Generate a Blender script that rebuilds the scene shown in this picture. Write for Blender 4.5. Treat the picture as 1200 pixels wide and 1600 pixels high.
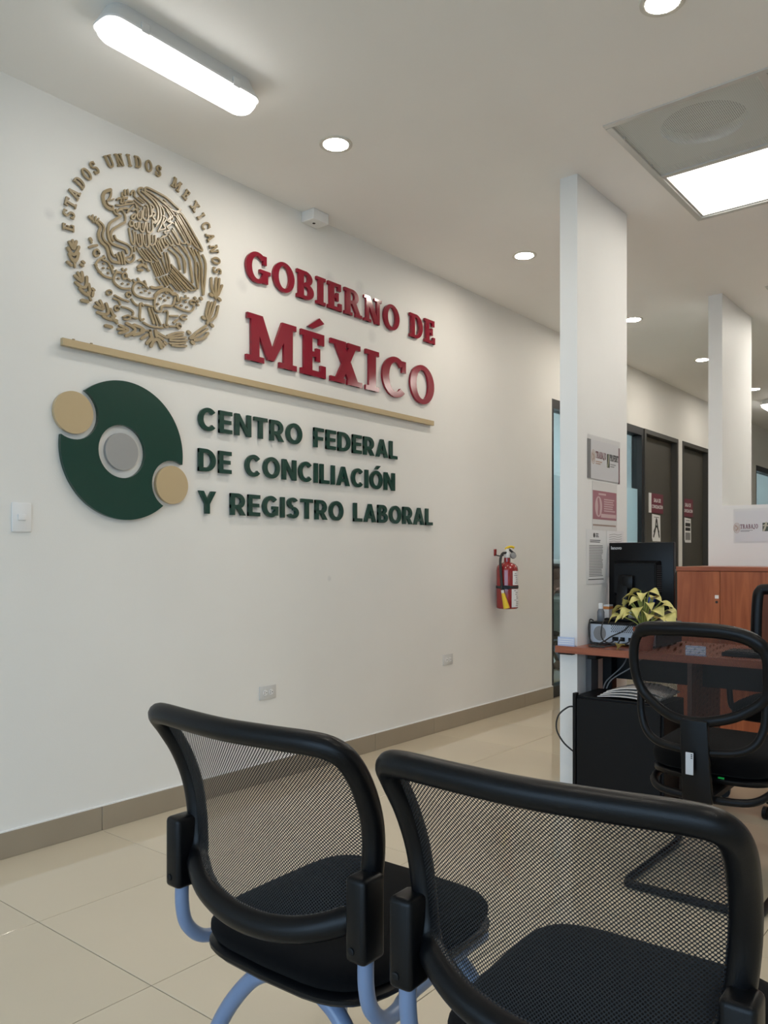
import bpy, bmesh, math, random
from mathutils import Vector, Matrix
from mathutils.geometry import tessellate_polygon

random.seed(7)
for o in list(bpy.data.objects):
    bpy.data.objects.remove(o, do_unlink=True)
SC = bpy.context.scene
COL = SC.collection

# ------------------------------------------------------------------ camera
cam_d = bpy.data.cameras.new('camera')
cam = bpy.data.objects.new('camera', cam_d)
COL.objects.link(cam)
cam.location = (3.0676, 0.0, 1.15)
cam.rotation_euler = (math.radians(90), 0, math.radians(39.035))
cam_d.sensor_width = 36
cam_d.lens = 1260 / 1600 * 36
cam_d.shift_y = 70.3 / 1600
cam_d.clip_start = 0.02
SC.camera = cam

# ------------------------------------------------------------------ world and exposure
wd = bpy.data.worlds.new('sky')
SC.world = wd
wd.use_nodes = True
bg = wd.node_tree.nodes['Background']
bg.inputs[0].default_value = (0.61, 0.75, 1.0, 1)
bg.inputs[1].default_value = 4.0
SC.view_settings.view_transform = 'Standard'
SC.view_settings.look = 'None'
SC.view_settings.gamma = 1
SC.view_settings.use_curve_mapping = False
SC.view_settings.exposure = 0.40
SC.cycles.use_denoising = True
SC.cycles.max_bounces = 8
SC.cycles.diffuse_bounces = 5
SC.cycles.transparent_max_bounces = 16
SC.cycles.sample_clamp_indirect = 6
SC.cycles.caustics_reflective = False
SC.cycles.caustics_refractive = False

# daylight enters by the shop-front windows behind the camera; the portal only guides sampling
pl = bpy.data.lights.new('window_portal', 'AREA')
pl.shape = 'RECTANGLE'
pl.size = 5.8
pl.size_y = 2.5
pl.cycles.is_portal = True
po = bpy.data.objects.new('window_portal', pl)
COL.objects.link(po)
po.location = (3.3, -2.95, 1.5)
po.rotation_euler = (math.radians(90), 0, 0)

# lamp radiance of the ceiling lamps, seen and added
E_DOWN = 168.0
E_LED = 3.6
E_LED_FAR = 10.0
E_SIDE_FILL = 30.0
E_TUBE = 7.5
WARM = (1.0, 0.915, 0.795)

# ------------------------------------------------------------------ materials
MATS = {}


def mat(name, col, rough=0.6, metal=0.0, spec=0.5, noise=None, bump=None, coat=0.0, emit=None, sheen=0.0):
    """principled material; noise=(scale, amount) varies value, bump=(scale, strength)"""
    if name in MATS:
        return MATS[name]
    m = bpy.data.materials.new(name)
    m.use_nodes = True
    nt = m.node_tree
    p = nt.nodes['Principled BSDF']
    p.inputs['Base Color'].default_value = (*col, 1)
    p.inputs['Roughness'].default_value = rough
    p.inputs['Metallic'].default_value = metal
    p.inputs['Specular IOR Level'].default_value = spec
    p.inputs['Coat Weight'].default_value = coat
    p.inputs['Coat Roughness'].default_value = 0.08
    p.inputs['Sheen Weight'].default_value = sheen
    if emit:
        p.inputs['Emission Color'].default_value = (*emit[0], 1)
        p.inputs['Emission Strength'].default_value = emit[1]
    tc = nt.nodes.new('ShaderNodeTexCoord')
    if noise:
        n = nt.nodes.new('ShaderNodeTexNoise')
        n.inputs['Scale'].default_value = noise[0]
        n.inputs['Detail'].default_value = 5
        nt.links.new(tc.outputs['Object'], n.inputs['Vector'])
        mr = nt.nodes.new('ShaderNodeMapRange')
        mr.inputs[1].default_value = 0.3
        mr.inputs[2].default_value = 0.7
        mr.inputs[3].default_value = 1 - noise[1]
        mr.inputs[4].default_value = 1 + noise[1]
        nt.links.new(n.outputs['Fac'], mr.inputs[0])
        hs = nt.nodes.new('ShaderNodeHueSaturation')
        hs.inputs['Color'].default_value = (*col, 1)
        nt.links.new(mr.outputs[0], hs.inputs['Value'])
        nt.links.new(hs.outputs[0], p.inputs['Base Color'])
    if bump:
        n2 = nt.nodes.new('ShaderNodeTexNoise')
        n2.inputs['Scale'].default_value = bump[0]
        n2.inputs['Detail'].default_value = 4
        nt.links.new(tc.outputs['Object'], n2.inputs['Vector'])
        b = nt.nodes.new('ShaderNodeBump')
        b.inputs['Strength'].default_value = bump[1]
        b.inputs['Distance'].default_value = 0.002
        nt.links.new(n2.outputs['Fac'], b.inputs['Height'])
        nt.links.new(b.outputs[0], p.inputs['Normal'])
    MATS[name] = m
    return m


def emission_mat(name, col, strength):
    if name in MATS:
        return MATS[name]
    m = bpy.data.materials.new(name)
    m.use_nodes = True
    nt = m.node_tree
    nt.nodes.clear()
    e = nt.nodes.new('ShaderNodeEmission')
    e.inputs[0].default_value = (*col, 1)
    e.inputs[1].default_value = strength
    o = nt.nodes.new('ShaderNodeOutputMaterial')
    nt.links.new(e.outputs[0], o.inputs[0])
    MATS[name] = m
    return m


def glass_mat(name, tint, gloss=0.05, rough=0.02):
    m = bpy.data.materials.new(name)
    m.use_nodes = True
    nt = m.node_tree
    nt.nodes.clear()
    t = nt.nodes.new('ShaderNodeBsdfTransparent')
    t.inputs[0].default_value = (*tint, 1)
    g = nt.nodes.new('ShaderNodeBsdfGlossy')
    g.inputs['Roughness'].default_value = rough
    lw = nt.nodes.new('ShaderNodeLayerWeight')
    pw = nt.nodes.new('ShaderNodeMath')
    pw.operation = 'POWER'
    pw.inputs[1].default_value = 5
    nt.links.new(lw.outputs['Facing'], pw.inputs[0])
    fr = nt.nodes.new('ShaderNodeMath')
    fr.operation = 'MULTIPLY_ADD'
    fr.inputs[1].default_value = 0.8
    fr.inputs[2].default_value = gloss
    nt.links.new(pw.outputs[0], fr.inputs[0])
    mx = nt.nodes.new('ShaderNodeMixShader')
    nt.links.new(fr.outputs[0], mx.inputs[0])
    nt.links.new(t.outputs[0], mx.inputs[1])
    nt.links.new(g.outputs[0], mx.inputs[2])
    o = nt.nodes.new('ShaderNodeOutputMaterial')
    nt.links.new(mx.outputs[0], o.inputs[0])
    MATS[name] = m
    return m


def mesh_fabric(name, pitch, radius, col):
    """woven net with staggered round holes, laid out in metres on the UV map"""
    m = bpy.data.materials.new(name)
    m.use_nodes = True
    nt = m.node_tree
    p = nt.nodes['Principled BSDF']
    p.inputs['Base Color'].default_value = (*col, 1)
    p.inputs['Roughness'].default_value = 0.75
    out = nt.nodes['Material Output']
    uv = nt.nodes.new('ShaderNodeUVMap')
    sc = nt.nodes.new('ShaderNodeVectorMath')
    sc.operation = 'SCALE'
    sc.inputs['Scale'].default_value = 1 / pitch
    nt.links.new(uv.outputs[0], sc.inputs[0])
    ds = []
    for off in (0.0, 0.5):
        a = nt.nodes.new('ShaderNodeVectorMath')
        a.operation = 'ADD'
        a.inputs[1].default_value = (off, off, 0)
        nt.links.new(sc.outputs[0], a.inputs[0])
        f = nt.nodes.new('ShaderNodeVectorMath')
        f.operation = 'FRACTION'
        nt.links.new(a.outputs[0], f.inputs[0])
        d = nt.nodes.new('ShaderNodeVectorMath')
        d.operation = 'DISTANCE'
        d.inputs[1].default_value = (0.5, 0.5, 0)
        nt.links.new(f.outputs[0], d.inputs[0])
        ds.append(d)
    mn = nt.nodes.new('ShaderNodeMath')
    mn.operation = 'MINIMUM'
    nt.links.new(ds[0].outputs['Value'], mn.inputs[0])
    nt.links.new(ds[1].outputs['Value'], mn.inputs[1])
    lt = nt.nodes.new('ShaderNodeMath')
    lt.operation = 'LESS_THAN'
    lt.inputs[1].default_value = radius / pitch
    nt.links.new(mn.outputs[0], lt.inputs[0])
    tr = nt.nodes.new('ShaderNodeBsdfTransparent')
    mx = nt.nodes.new('ShaderNodeMixShader')
    nt.links.new(lt.outputs[0], mx.inputs[0])
    nt.links.new(p.outputs[0], mx.inputs[1])
    nt.links.new(tr.outputs[0], mx.inputs[2])
    nt.links.new(mx.outputs[0], out.inputs[0])
    MATS[name] = m
    return m


def perforated_mat(name, col, openness):
    m = bpy.data.materials.new(name)
    m.use_nodes = True
    nt = m.node_tree
    p = nt.nodes['Principled BSDF']
    p.inputs['Base Color'].default_value = (*col, 1)
    p.inputs['Roughness'].default_value = 0.5
    out = nt.nodes['Material Output']
    tr = nt.nodes.new('ShaderNodeBsdfTransparent')
    tc = nt.nodes.new('ShaderNodeTexCoord')
    sc = nt.nodes.new('ShaderNodeVectorMath')
    sc.operation = 'SCALE'
    sc.inputs['Scale'].default_value = 1 / 0.008
    nt.links.new(tc.outputs['Object'], sc.inputs[0])
    f = nt.nodes.new('ShaderNodeVectorMath')
    f.operation = 'FRACTION'
    nt.links.new(sc.outputs[0], f.inputs[0])
    mu = nt.nodes.new('ShaderNodeVectorMath')
    mu.operation = 'MULTIPLY'
    mu.inputs[1].default_value = (1, 1, 0)
    nt.links.new(f.outputs[0], mu.inputs[0])
    d = nt.nodes.new('ShaderNodeVectorMath')
    d.operation = 'DISTANCE'
    d.inputs[1].default_value = (0.5, 0.5, 0)
    nt.links.new(mu.outputs[0], d.inputs[0])
    lt = nt.nodes.new('ShaderNodeMath')
    lt.operation = 'LESS_THAN'
    lt.inputs[1].default_value = openness
    nt.links.new(d.outputs['Value'], lt.inputs[0])
    mx = nt.nodes.new('ShaderNodeMixShader')
    nt.links.new(lt.outputs[0], mx.inputs[0])
    nt.links.new(p.outputs[0], mx.inputs[1])
    nt.links.new(tr.outputs[0], mx.inputs[2])
    nt.links.new(mx.outputs[0], out.inputs[0])
    MATS[name] = m
    return m


def wood_mat(name, c1, c2, rough=0.35, axis='Z'):
    m = bpy.data.materials.new(name)
    m.use_nodes = True
    nt = m.node_tree
    p = nt.nodes['Principled BSDF']
    p.inputs['Roughness'].default_value = rough
    tc = nt.nodes.new('ShaderNodeTexCoord')
    mp = nt.nodes.new('ShaderNodeMapping')
    s = {'Z': (9, 9, 0.9), 'X': (0.9, 9, 9)}[axis]
    mp.inputs['Scale'].default_value = s
    nt.links.new(tc.outputs['Object'], mp.inputs[0])
    n = nt.nodes.new('ShaderNodeTexNoise')
    n.inputs['Scale'].default_value = 2.2
    n.inputs['Detail'].default_value = 7
    n.inputs['Distortion'].default_value = 1.6
    nt.links.new(mp.outputs[0], n.inputs['Vector'])
    cr = nt.nodes.new('ShaderNodeValToRGB')
    cr.color_ramp.elements[0].position = 0.3
    cr.color_ramp.elements[0].color = (*c1, 1)
    cr.color_ramp.elements[1].position = 0.7
    cr.color_ramp.elements[1].color = (*c2, 1)
    nt.links.new(n.outputs['Fac'], cr.inputs[0])
    nt.links.new(cr.outputs[0], p.inputs['Base Color'])
    MATS[name] = m
    return m


def wall_mat(name, col, spots):
    """painted plaster with a few grey scuff patches at fixed places (y, z, radius)"""
    m = mat(name, col, rough=0.55, spec=0.35, noise=(1.7, 0.02), bump=(160, 0.12))
    nt = m.node_tree
    p = nt.nodes['Principled BSDF']
    src = p.inputs['Base Color'].links[0].from_socket
    tc = [n for n in nt.nodes if n.type == 'TEX_COORD'][0]
    nz = nt.nodes.new('ShaderNodeTexNoise')
    nz.inputs['Scale'].default_value = 22
    nz.inputs['Detail'].default_value = 4
    nt.links.new(tc.outputs['Object'], nz.inputs['Vector'])
    acc = None
    for (y, z, r) in spots:
        d = nt.nodes.new('ShaderNodeVectorMath')
        d.operation = 'DISTANCE'
        d.inputs[1].default_value = (0, y, z)
        nt.links.new(tc.outputs['Object'], d.inputs[0])
        mr = nt.nodes.new('ShaderNodeMapRange')
        mr.inputs[1].default_value = r * 0.3
        mr.inputs[2].default_value = r
        mr.inputs[3].default_value = 1
        mr.inputs[4].default_value = 0
        nt.links.new(d.outputs['Value'], mr.inputs[0])
        if acc is None:
            acc = mr.outputs[0]
        else:
            mx = nt.nodes.new('ShaderNodeMath')
            mx.operation = 'MAXIMUM'
            nt.links.new(acc, mx.inputs[0])
            nt.links.new(mr.outputs[0], mx.inputs[1])
            acc = mx.outputs[0]
    mu = nt.nodes.new('ShaderNodeMath')
    mu.operation = 'MULTIPLY'
    nt.links.new(acc, mu.inputs[0])
    sf = nt.nodes.new('ShaderNodeMath')
    sf.operation = 'MULTIPLY'
    sf.inputs[1].default_value = 0.45
    nt.links.new(nz.outputs['Fac'], sf.inputs[0])
    nt.links.new(sf.outputs[0], mu.inputs[1])
    mix = nt.nodes.new('ShaderNodeMixRGB')
    mix.inputs[2].default_value = (0.42, 0.42, 0.43, 1)
    nt.links.new(mu.outputs[0], mix.inputs[0])
    nt.links.new(src, mix.inputs[1])
    nt.links.new(mix.outputs[0], p.inputs['Base Color'])
    return m


M_WALL = wall_mat('wall_paint', (0.80, 0.79, 0.76),
                  [(3.30, 2.70, 0.05), (3.56, 2.72, 0.05), (2.665, 2.50, 0.045), (3.67, 2.46, 0.05),
                   (1.66, 2.52, 0.03), (3.30, 1.03, 0.02), (3.36, 2.56, 0.04)])
M_WHITE = mat('white_paint', (0.82, 0.82, 0.81), rough=0.5, spec=0.35, noise=(2, 0.02), bump=(160, 0.1))
M_CEIL = mat('ceiling_paint', (0.90, 0.89, 0.87), rough=0.6, spec=0.3, noise=(0.8, 0.03), bump=(120, 0.1))
M_TILE = mat('porcelain_tile', (0.60, 0.52, 0.395), rough=0.055, spec=0.5, noise=(1.2, 0.04))
M_TILE_SHADED = mat('skirting_tile', (0.33, 0.275, 0.205), rough=0.22, spec=0.5, noise=(2.5, 0.05))  # floor tile colour, darkened to stand for shade on the upright skirting
M_GROUT = mat('grout', (0.15, 0.125, 0.10), rough=0.9)
M_GOLD = mat('gold_lacquer', (0.33, 0.25, 0.14), rough=0.30, spec=0.5, noise=(30, 0.05))
M_GOLD2 = mat('pale_gold_lacquer', (0.52, 0.40, 0.235), rough=0.30, spec=0.5)
M_BAR = mat('brushed_gold', (0.47, 0.37, 0.22), rough=0.38, metal=0.25)
M_RED = mat('maroon_acrylic', (0.24, 0.007, 0.024), rough=0.12, spec=0.45)
M_GREEN = mat('dark_green_acrylic', (0.010, 0.050, 0.036), rough=0.22, spec=0.5)
M_GREY = mat('grey_disc', (0.33, 0.33, 0.325), rough=0.4)
M_BLACKP = mat('black_plastic', (0.003, 0.003, 0.0036), rough=0.34, spec=0.24, bump=(700, 0.12))
M_BLACKF = mat('black_fabric', (0.0028, 0.0028, 0.0032), rough=0.95, spec=0.08, bump=(900, 0.5), sheen=0.03)
M_BLACKM = mat('black_metal', (0.004, 0.0044, 0.0055), rough=0.42, spec=0.22)
M_TUBE = mat('sky_tinted_enamel_tube', (0.17, 0.23, 0.36), rough=0.30, spec=0.6)  # grey paint; the sky's blue reflection is put into its colour
M_DOOR = mat('charcoal_door', (0.075, 0.070, 0.058), rough=0.5, noise=(3, 0.05))
M_DFRAME = mat('dark_bronze_frame', (0.055, 0.052, 0.046), rough=0.4)
M_DARKFR = mat('black_frame', (0.012, 0.012, 0.014), rough=0.4)
M_PAPER = mat('paper', (0.78, 0.78, 0.79), rough=0.6)
M_INK = mat('black_ink', (0.03, 0.03, 0.03), rough=0.7)
M_INKG = mat('grey_ink', (0.25, 0.25, 0.25), rough=0.7)
M_MAROON = mat('maroon_print', (0.17, 0.035, 0.055), rough=0.45)
M_PINK = mat('faded_maroon_print', (0.36, 0.16, 0.19), rough=0.5)
M_PINKL = mat('pale_pink_print', (0.58, 0.42, 0.43), rough=0.5)
M_SLEEVE = glass_mat('plastic_sleeve', (0.95, 0.95, 0.96))
M_WOOD = wood_mat('cherry_laminate', (0.27, 0.074, 0.032), (0.42, 0.132, 0.056), 0.35, 'Z')
M_WOODX = wood_mat('cherry_laminate_top', (0.25, 0.070, 0.036), (0.37, 0.118, 0.060), 0.28, 'X')
M_SWITCH = mat('white_switch_plastic', (0.80, 0.80, 0.80), rough=0.3)
M_OUTLET = mat('grey_white_plastic', (0.62, 0.62, 0.61), rough=0.35)
M_EXT = mat('red_enamel', (0.27, 0.010, 0.012), rough=0.16, spec=0.6, coat=0.4)
M_YELLOW = mat('yellow_plastic', (0.75, 0.52, 0.02), rough=0.4)
M_CHROME = mat('chrome', (0.75, 0.75, 0.75), rough=0.15, metal=1.0)
M_ALU = mat('aluminium_trim', (0.62, 0.62, 0.60), rough=0.4, metal=0.3)
M_HOUS = mat('grey_lamp_housing', (0.72, 0.72, 0.71), rough=0.5)
M_TERRA = mat('terracotta', (0.36, 0.10, 0.05), rough=0.7)
M_LEAF = mat('yellow_green_leaf', (0.56, 0.50, 0.17), rough=0.55, noise=(18, 0.25))
M_STEM = mat('green_stem', (0.28, 0.32, 0.08), rough=0.6)
M_STEEL = mat('galvanised_steel', (0.50, 0.55, 0.62), rough=0.4, metal=0.4)
M_BLUE = mat('blue_plastic', (0.02, 0.06, 0.45), rough=0.4)
M_LTAG = mat('white_label', (0.62, 0.64, 0.68), rough=0.4)
M_GREENTAG = mat('green_plastic', (0.01, 0.50, 0.08), rough=0.4)
M_SKIN = mat('skin', (0.27, 0.13, 0.085), rough=0.5)
M_HAIR = mat('grey_hair', (0.55, 0.55, 0.55), rough=0.7)
M_SHIRT = mat('grey_shirt', (0.30, 0.31, 0.33), rough=0.85)
M_ACRY = mat('daylight_tinted_acrylic', (0.50, 0.58, 0.78), rough=0.15)  # white plastic; the blue of daylight is mixed into its colour
M_GLASS = glass_mat('window_glass', (0.86, 0.93, 0.93))
M_PAVE = mat('pavement', (0.42, 0.40, 0.37), rough=0.9, noise=(3, 0.1))
M_PANELG = mat('grey_green_panel', (0.22, 0.25, 0.23), rough=0.5)
M_NET = mesh_fabric('chair_net', 0.0060, 0.00158, (0.005, 0.005, 0.006))
M_NET2 = mesh_fabric('fine_chair_net', 0.0050, 0.00118, (0.005, 0.005, 0.005))
M_PERF = perforated_mat('perforated_sheet', (0.80, 0.83, 0.81), 0.34)
M_DUCT = mat('duct_sheet', (0.66, 0.69, 0.67), rough=0.5)
M_DUCTD = mat('duct_inside', (0.04, 0.045, 0.04), rough=0.7)


def frosted_film():
    m = bpy.data.materials.new('frosted_film')
    m.use_nodes = True
    nt = m.node_tree
    nt.nodes.clear()
    d = nt.nodes.new('ShaderNodeBsdfDiffuse')
    d.inputs[0].default_value = (0.62, 0.74, 0.78, 1)
    t = nt.nodes.new('ShaderNodeBsdfTranslucent')
    t.inputs[0].default_value = (0.72, 0.88, 0.95, 1)
    mx = nt.nodes.new('ShaderNodeMixShader')
    mx.inputs[0].default_value = 0.55
    nt.links.new(d.outputs[0], mx.inputs[1])
    nt.links.new(t.outputs[0], mx.inputs[2])
    o = nt.nodes.new('ShaderNodeOutputMaterial')
    nt.links.new(mx.outputs[0], o.inputs[0])
    MATS['film'] = m
    return m


M_FILM = frosted_film()


# ------------------------------------------------------------------ mesh helpers
def obj(name, bm, m, parent=None, smooth=False, loc=None):
    me = bpy.data.meshes.new(name)
    bmesh.ops.recalc_face_normals(bm, faces=bm.faces[:])
    bm.to_mesh(me)
    bm.free()
    if smooth:
        for f in me.polygons:
            f.use_smooth = True
        try:
            me.set_sharp_from_angle(angle=math.radians(38))
        except Exception:
            pass
    me.materials.append(m)
    o = bpy.data.objects.new(name, me)
    COL.objects.link(o)
    if parent:
        o.parent = parent
    if loc:
        o.location = loc
    return o


def link_mesh(name, me, parent=None):
    o = bpy.data.objects.new(name, me)
    COL.objects.link(o)
    if parent:
        o.parent = parent
    return o


def thing(name, label, cat, loc=(0, 0, 0), rz=0.0, group=None):
    o = bpy.data.objects.new(name, None)
    COL.objects.link(o)
    o.empty_display_size = 0.05
    o.location = loc
    o.rotation_euler = (0, 0, rz)
    return tag(o, label, cat, group)


def tag(o, label, cat, group=None):
    o['label'] = label
    o['category'] = cat
    if group:
        o['group'] = group
    return o


def struct(o, label=None):
    o['kind'] = 'structure'
    if label:
        o['label'] = label
    return o


def copy_tree(o, parent=None):
    c = o.copy()
    COL.objects.link(c)
    c.parent = parent
    for ch in list(o.children):
        copy_tree(ch, c)
    return c


def B():
    return bmesh.new()


def box(bm, x0, x1, y0, y1, z0, z1, bev=0.0, seg=2, rot=None):
    g = bmesh.ops.create_cube(bm, size=1.0)
    vs = g['verts']
    for v in vs:
        v.co = Vector(((x0 + x1) / 2 + v.co.x * (x1 - x0), (y0 + y1) / 2 + v.co.y * (y1 - y0), (z0 + z1) / 2 + v.co.z * (z1 - z0)))
    if bev > 0:
        es = list({e for v in vs for e in v.link_edges})
        r = bmesh.ops.bevel(bm, geom=es, offset=bev, segments=seg, affect='EDGES', profile=0.5)
        vs = list({v for f in r['faces'] for v in f.verts} | {v for v in vs if v.is_valid})
    if rot is not None:
        c = Vector(((x0 + x1) / 2, (y0 + y1) / 2, (z0 + z1) / 2))
        for v in vs:
            v.co = c + rot @ (v.co - c)
    return vs


def bx(name, m, parent, x0, x1, y0, y1, z0, z1, bev=0.0, seg=2, rot=None):
    bm = B()
    box(bm, x0, x1, y0, y1, z0, z1, bev, seg, rot)
    return obj(name, bm, m, parent, smooth=bev > 0)


def catmull(pts, n=8, closed=False):
    P = [Vector(p) for p in pts]
    out = []
    N = len(P)
    rng = N if closed else N - 1
    for i in range(rng):
        if closed:
            p0, p1, p2, p3 = P[(i - 1) % N], P[i], P[(i + 1) % N], P[(i + 2) % N]
        else:
            p0, p1, p2, p3 = P[max(i - 1, 0)], P[i], P[i + 1], P[min(i + 2, N - 1)]
        for k in range(n):
            t = k / n
            out.append(0.5 * ((2 * p1) + (p2 - p0) * t + (2 * p0 - 5 * p1 + 4 * p2 - p3) * t * t + (3 * p1 - p0 - 3 * p2 + p3) * t ** 3))
    if not closed:
        out.append(P[-1].copy())
    return out


def tube(bm, pts, r, seg=10, closed=False, ry=None, up=None, rfun=None):
    """sweep an ellipse (r, ry) along pts; up fixes the second axis"""
    ry = ry or r
    n = len(pts)
    rings = []
    prev = None
    for i, p in enumerate(pts):
        if closed:
            t = (pts[(i + 1) % n] - pts[i - 1])
        else:
            t = pts[min(i + 1, n - 1)] - pts[max(i - 1, 0)]
        t = t.normalized()
        if up is not None:
            a = t.cross(Vector(up))
            if a.length < 1e-4:
                a = prev or Vector((1, 0, 0))
            a.normalize()
        else:
            if prev is None:
                a = t.cross(Vector((0, 0, 1)))
                if a.length < 1e-3:
                    a = t.cross(Vector((0, 1, 0)))
            else:
                a = prev - t * prev.dot(t)
            a.normalize()
        prev = a.copy()
        b = t.cross(a).normalized()
        f = rfun(i / max(n - 1, 1)) if rfun else 1.0
        rings.append([bm.verts.new(p + a * (r * f * math.cos(2 * math.pi * k / seg)) + b * (ry * f * math.sin(2 * math.pi * k / seg))) for k in range(seg)])
    m = n if closed else n - 1
    for i in range(m):
        A, Bq = rings[i], rings[(i + 1) % n]
        for k in range(seg):
            bm.faces.new((A[k], A[(k + 1) % seg], Bq[(k + 1) % seg], Bq[k]))
    if not closed:
        bm.faces.new(rings[0][::-1])
        bm.faces.new(rings[-1])


def lathe(bm, prof, seg=24, c=(0, 0, 0), cap=True):
    """prof: (radius, z) from bottom to top about a vertical axis"""
    rings = []
    for (r, z) in prof:
        rings.append([bm.verts.new((c[0] + r * math.cos(2 * math.pi * k / seg), c[1] + r * math.sin(2 * math.pi * k / seg), c[2] + z)) for k in range(seg)])
    for A, Bq in zip(rings, rings[1:]):
        for k in range(seg):
            bm.faces.new((A[k], A[(k + 1) % seg], Bq[(k + 1) % seg], Bq[k]))
    if cap:
        bm.faces.new(rings[0][::-1])
        bm.faces.new(rings[-1])


def cyl(bm, a, b, r, seg=16):
    tube(bm, [Vector(a), Vector(b)], r, seg)


# flat shapes: map2d turns (u, v, depth) into world coordinates
def on_x(x0, y0, z0, s=1.0):
    return lambda u, v, d: (x0 + d, y0 + u * s, z0 + v * s)


def on_y(y0, x0, z0, s=1.0):
    return lambda u, v, d: (x0 + u * s, y0 - d, z0 + v * s)


def prism(bm, poly, fm, d0, d1, holes=()):
    loops = [list(poly)] + [list(h) for h in holes]
    fr, bk = [], []
    for L in loops:
        fr.append([bm.verts.new(fm(u, v, d1)) for u, v in L])
        bk.append([bm.verts.new(fm(u, v, d0)) for u, v in L])
    flat_f = [v for L in fr for v in L]
    if not holes and len(poly) <= 4:
        try:
            bm.faces.new(fr[0])
        except ValueError:
            pass
    else:
        for tri in tessellate_polygon([[Vector((u, v, 0)) for u, v in L] for L in loops]):
            try:
                bm.faces.new([flat_f[i] for i in tri])
            except ValueError:
                pass
    for F, K in zip(fr, bk):
        n = len(F)
        for i in range(n):
            try:
                bm.faces.new((F[i], F[(i + 1) % n], K[(i + 1) % n], K[i]))
            except ValueError:
                pass


def ribbon(bm, pts, w, fm, d0, d1):
    """rounded-end stroke of width w along a 2-D polyline"""
    P = [Vector((p[0], p[1])) for p in pts]
    if len(P) > 2:
        P = [Vector((q.x, q.y)) for q in catmull([(p.x, p.y, 0) for p in P], 3)]
    n = len(P)
    L, R = [], []
    h = w / 2
    for i in range(n):
        t = (P[min(i + 1, n - 1)] - P[max(i - 1, 0)])
        if t.length < 1e-9:
            t = Vector((1, 0))
        t.normalize()
        nn = Vector((-t.y, t.x))
        L.append(P[i] + nn * h)
        R.append(P[i] - nn * h)
    t0 = (P[1] - P[0]).normalized()
    t1 = (P[-1] - P[-2]).normalized()

    def capp(c, t, sgn):
        nn = Vector((-t.y, t.x))
        return [c + nn * (h * math.cos(a)) * sgn + t * (h * math.sin(a)) * sgn for a in (math.pi / 4, math.pi / 2, 3 * math.pi / 4)]
    F = {}

    def quadstrip():
        vf = [(bm.verts.new(fm(l.x, l.y, d1)), bm.verts.new(fm(r.x, r.y, d1))) for l, r in zip(L, R)]
        vb = [(bm.verts.new(fm(l.x, l.y, d0)), bm.verts.new(fm(r.x, r.y, d0))) for l, r in zip(L, R)]
        for i in range(n - 1):
            bm.faces.new((vf[i][0], vf[i][1], vf[i + 1][1], vf[i + 1][0]))
            bm.faces.new((vf[i][0], vf[i + 1][0], vb[i + 1][0], vb[i][0]))
            bm.faces.new((vf[i][1], vb[i][1], vb[i + 1][1], vf[i + 1][1]))
        for c, t, sgn, a, b_ in ((P[-1], t1, 1, vf[-1], vb[-1]), (P[0], t0, -1, vf[0], vb[0])):
            pts_ = capp(c, t, sgn)
            tf = [bm.verts.new(fm(q.x, q.y, d1)) for q in pts_]
            tb = [bm.verts.new(fm(q.x, q.y, d0)) for q in pts_]
            st, en = (0, 1) if sgn == 1 else (1, 0)
            ring_f = [a[st]] + tf + [a[en]]
            ring_b = [b_[st]] + tb + [b_[en]]
            bm.faces.new(ring_f)
            for i in range(4):
                bm.faces.new((ring_f[i], ring_f[i + 1], ring_b[i + 1], ring_b[i]))
    quadstrip()


# ------------------------------------------------------------------ a slab-serif alphabet (cap height 1)
def _r(x0, y0, x1, y1):
    return [(x0, y0), (x1, y0), (x1, y1), (x0, y1)]


def _ring(cx, cy, rx, ry, wx, wy, a0, a1, n=22):
    A = [math.radians(a0 + (a1 - a0) * i / n) for i in range(n + 1)]
    return ('ring', [(cx + rx * math.cos(a), cy + ry * math.sin(a)) for a in A], [(cx + (rx - wx) * math.cos(a), cy + (ry - wy) * math.sin(a)) for a in A])


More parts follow.
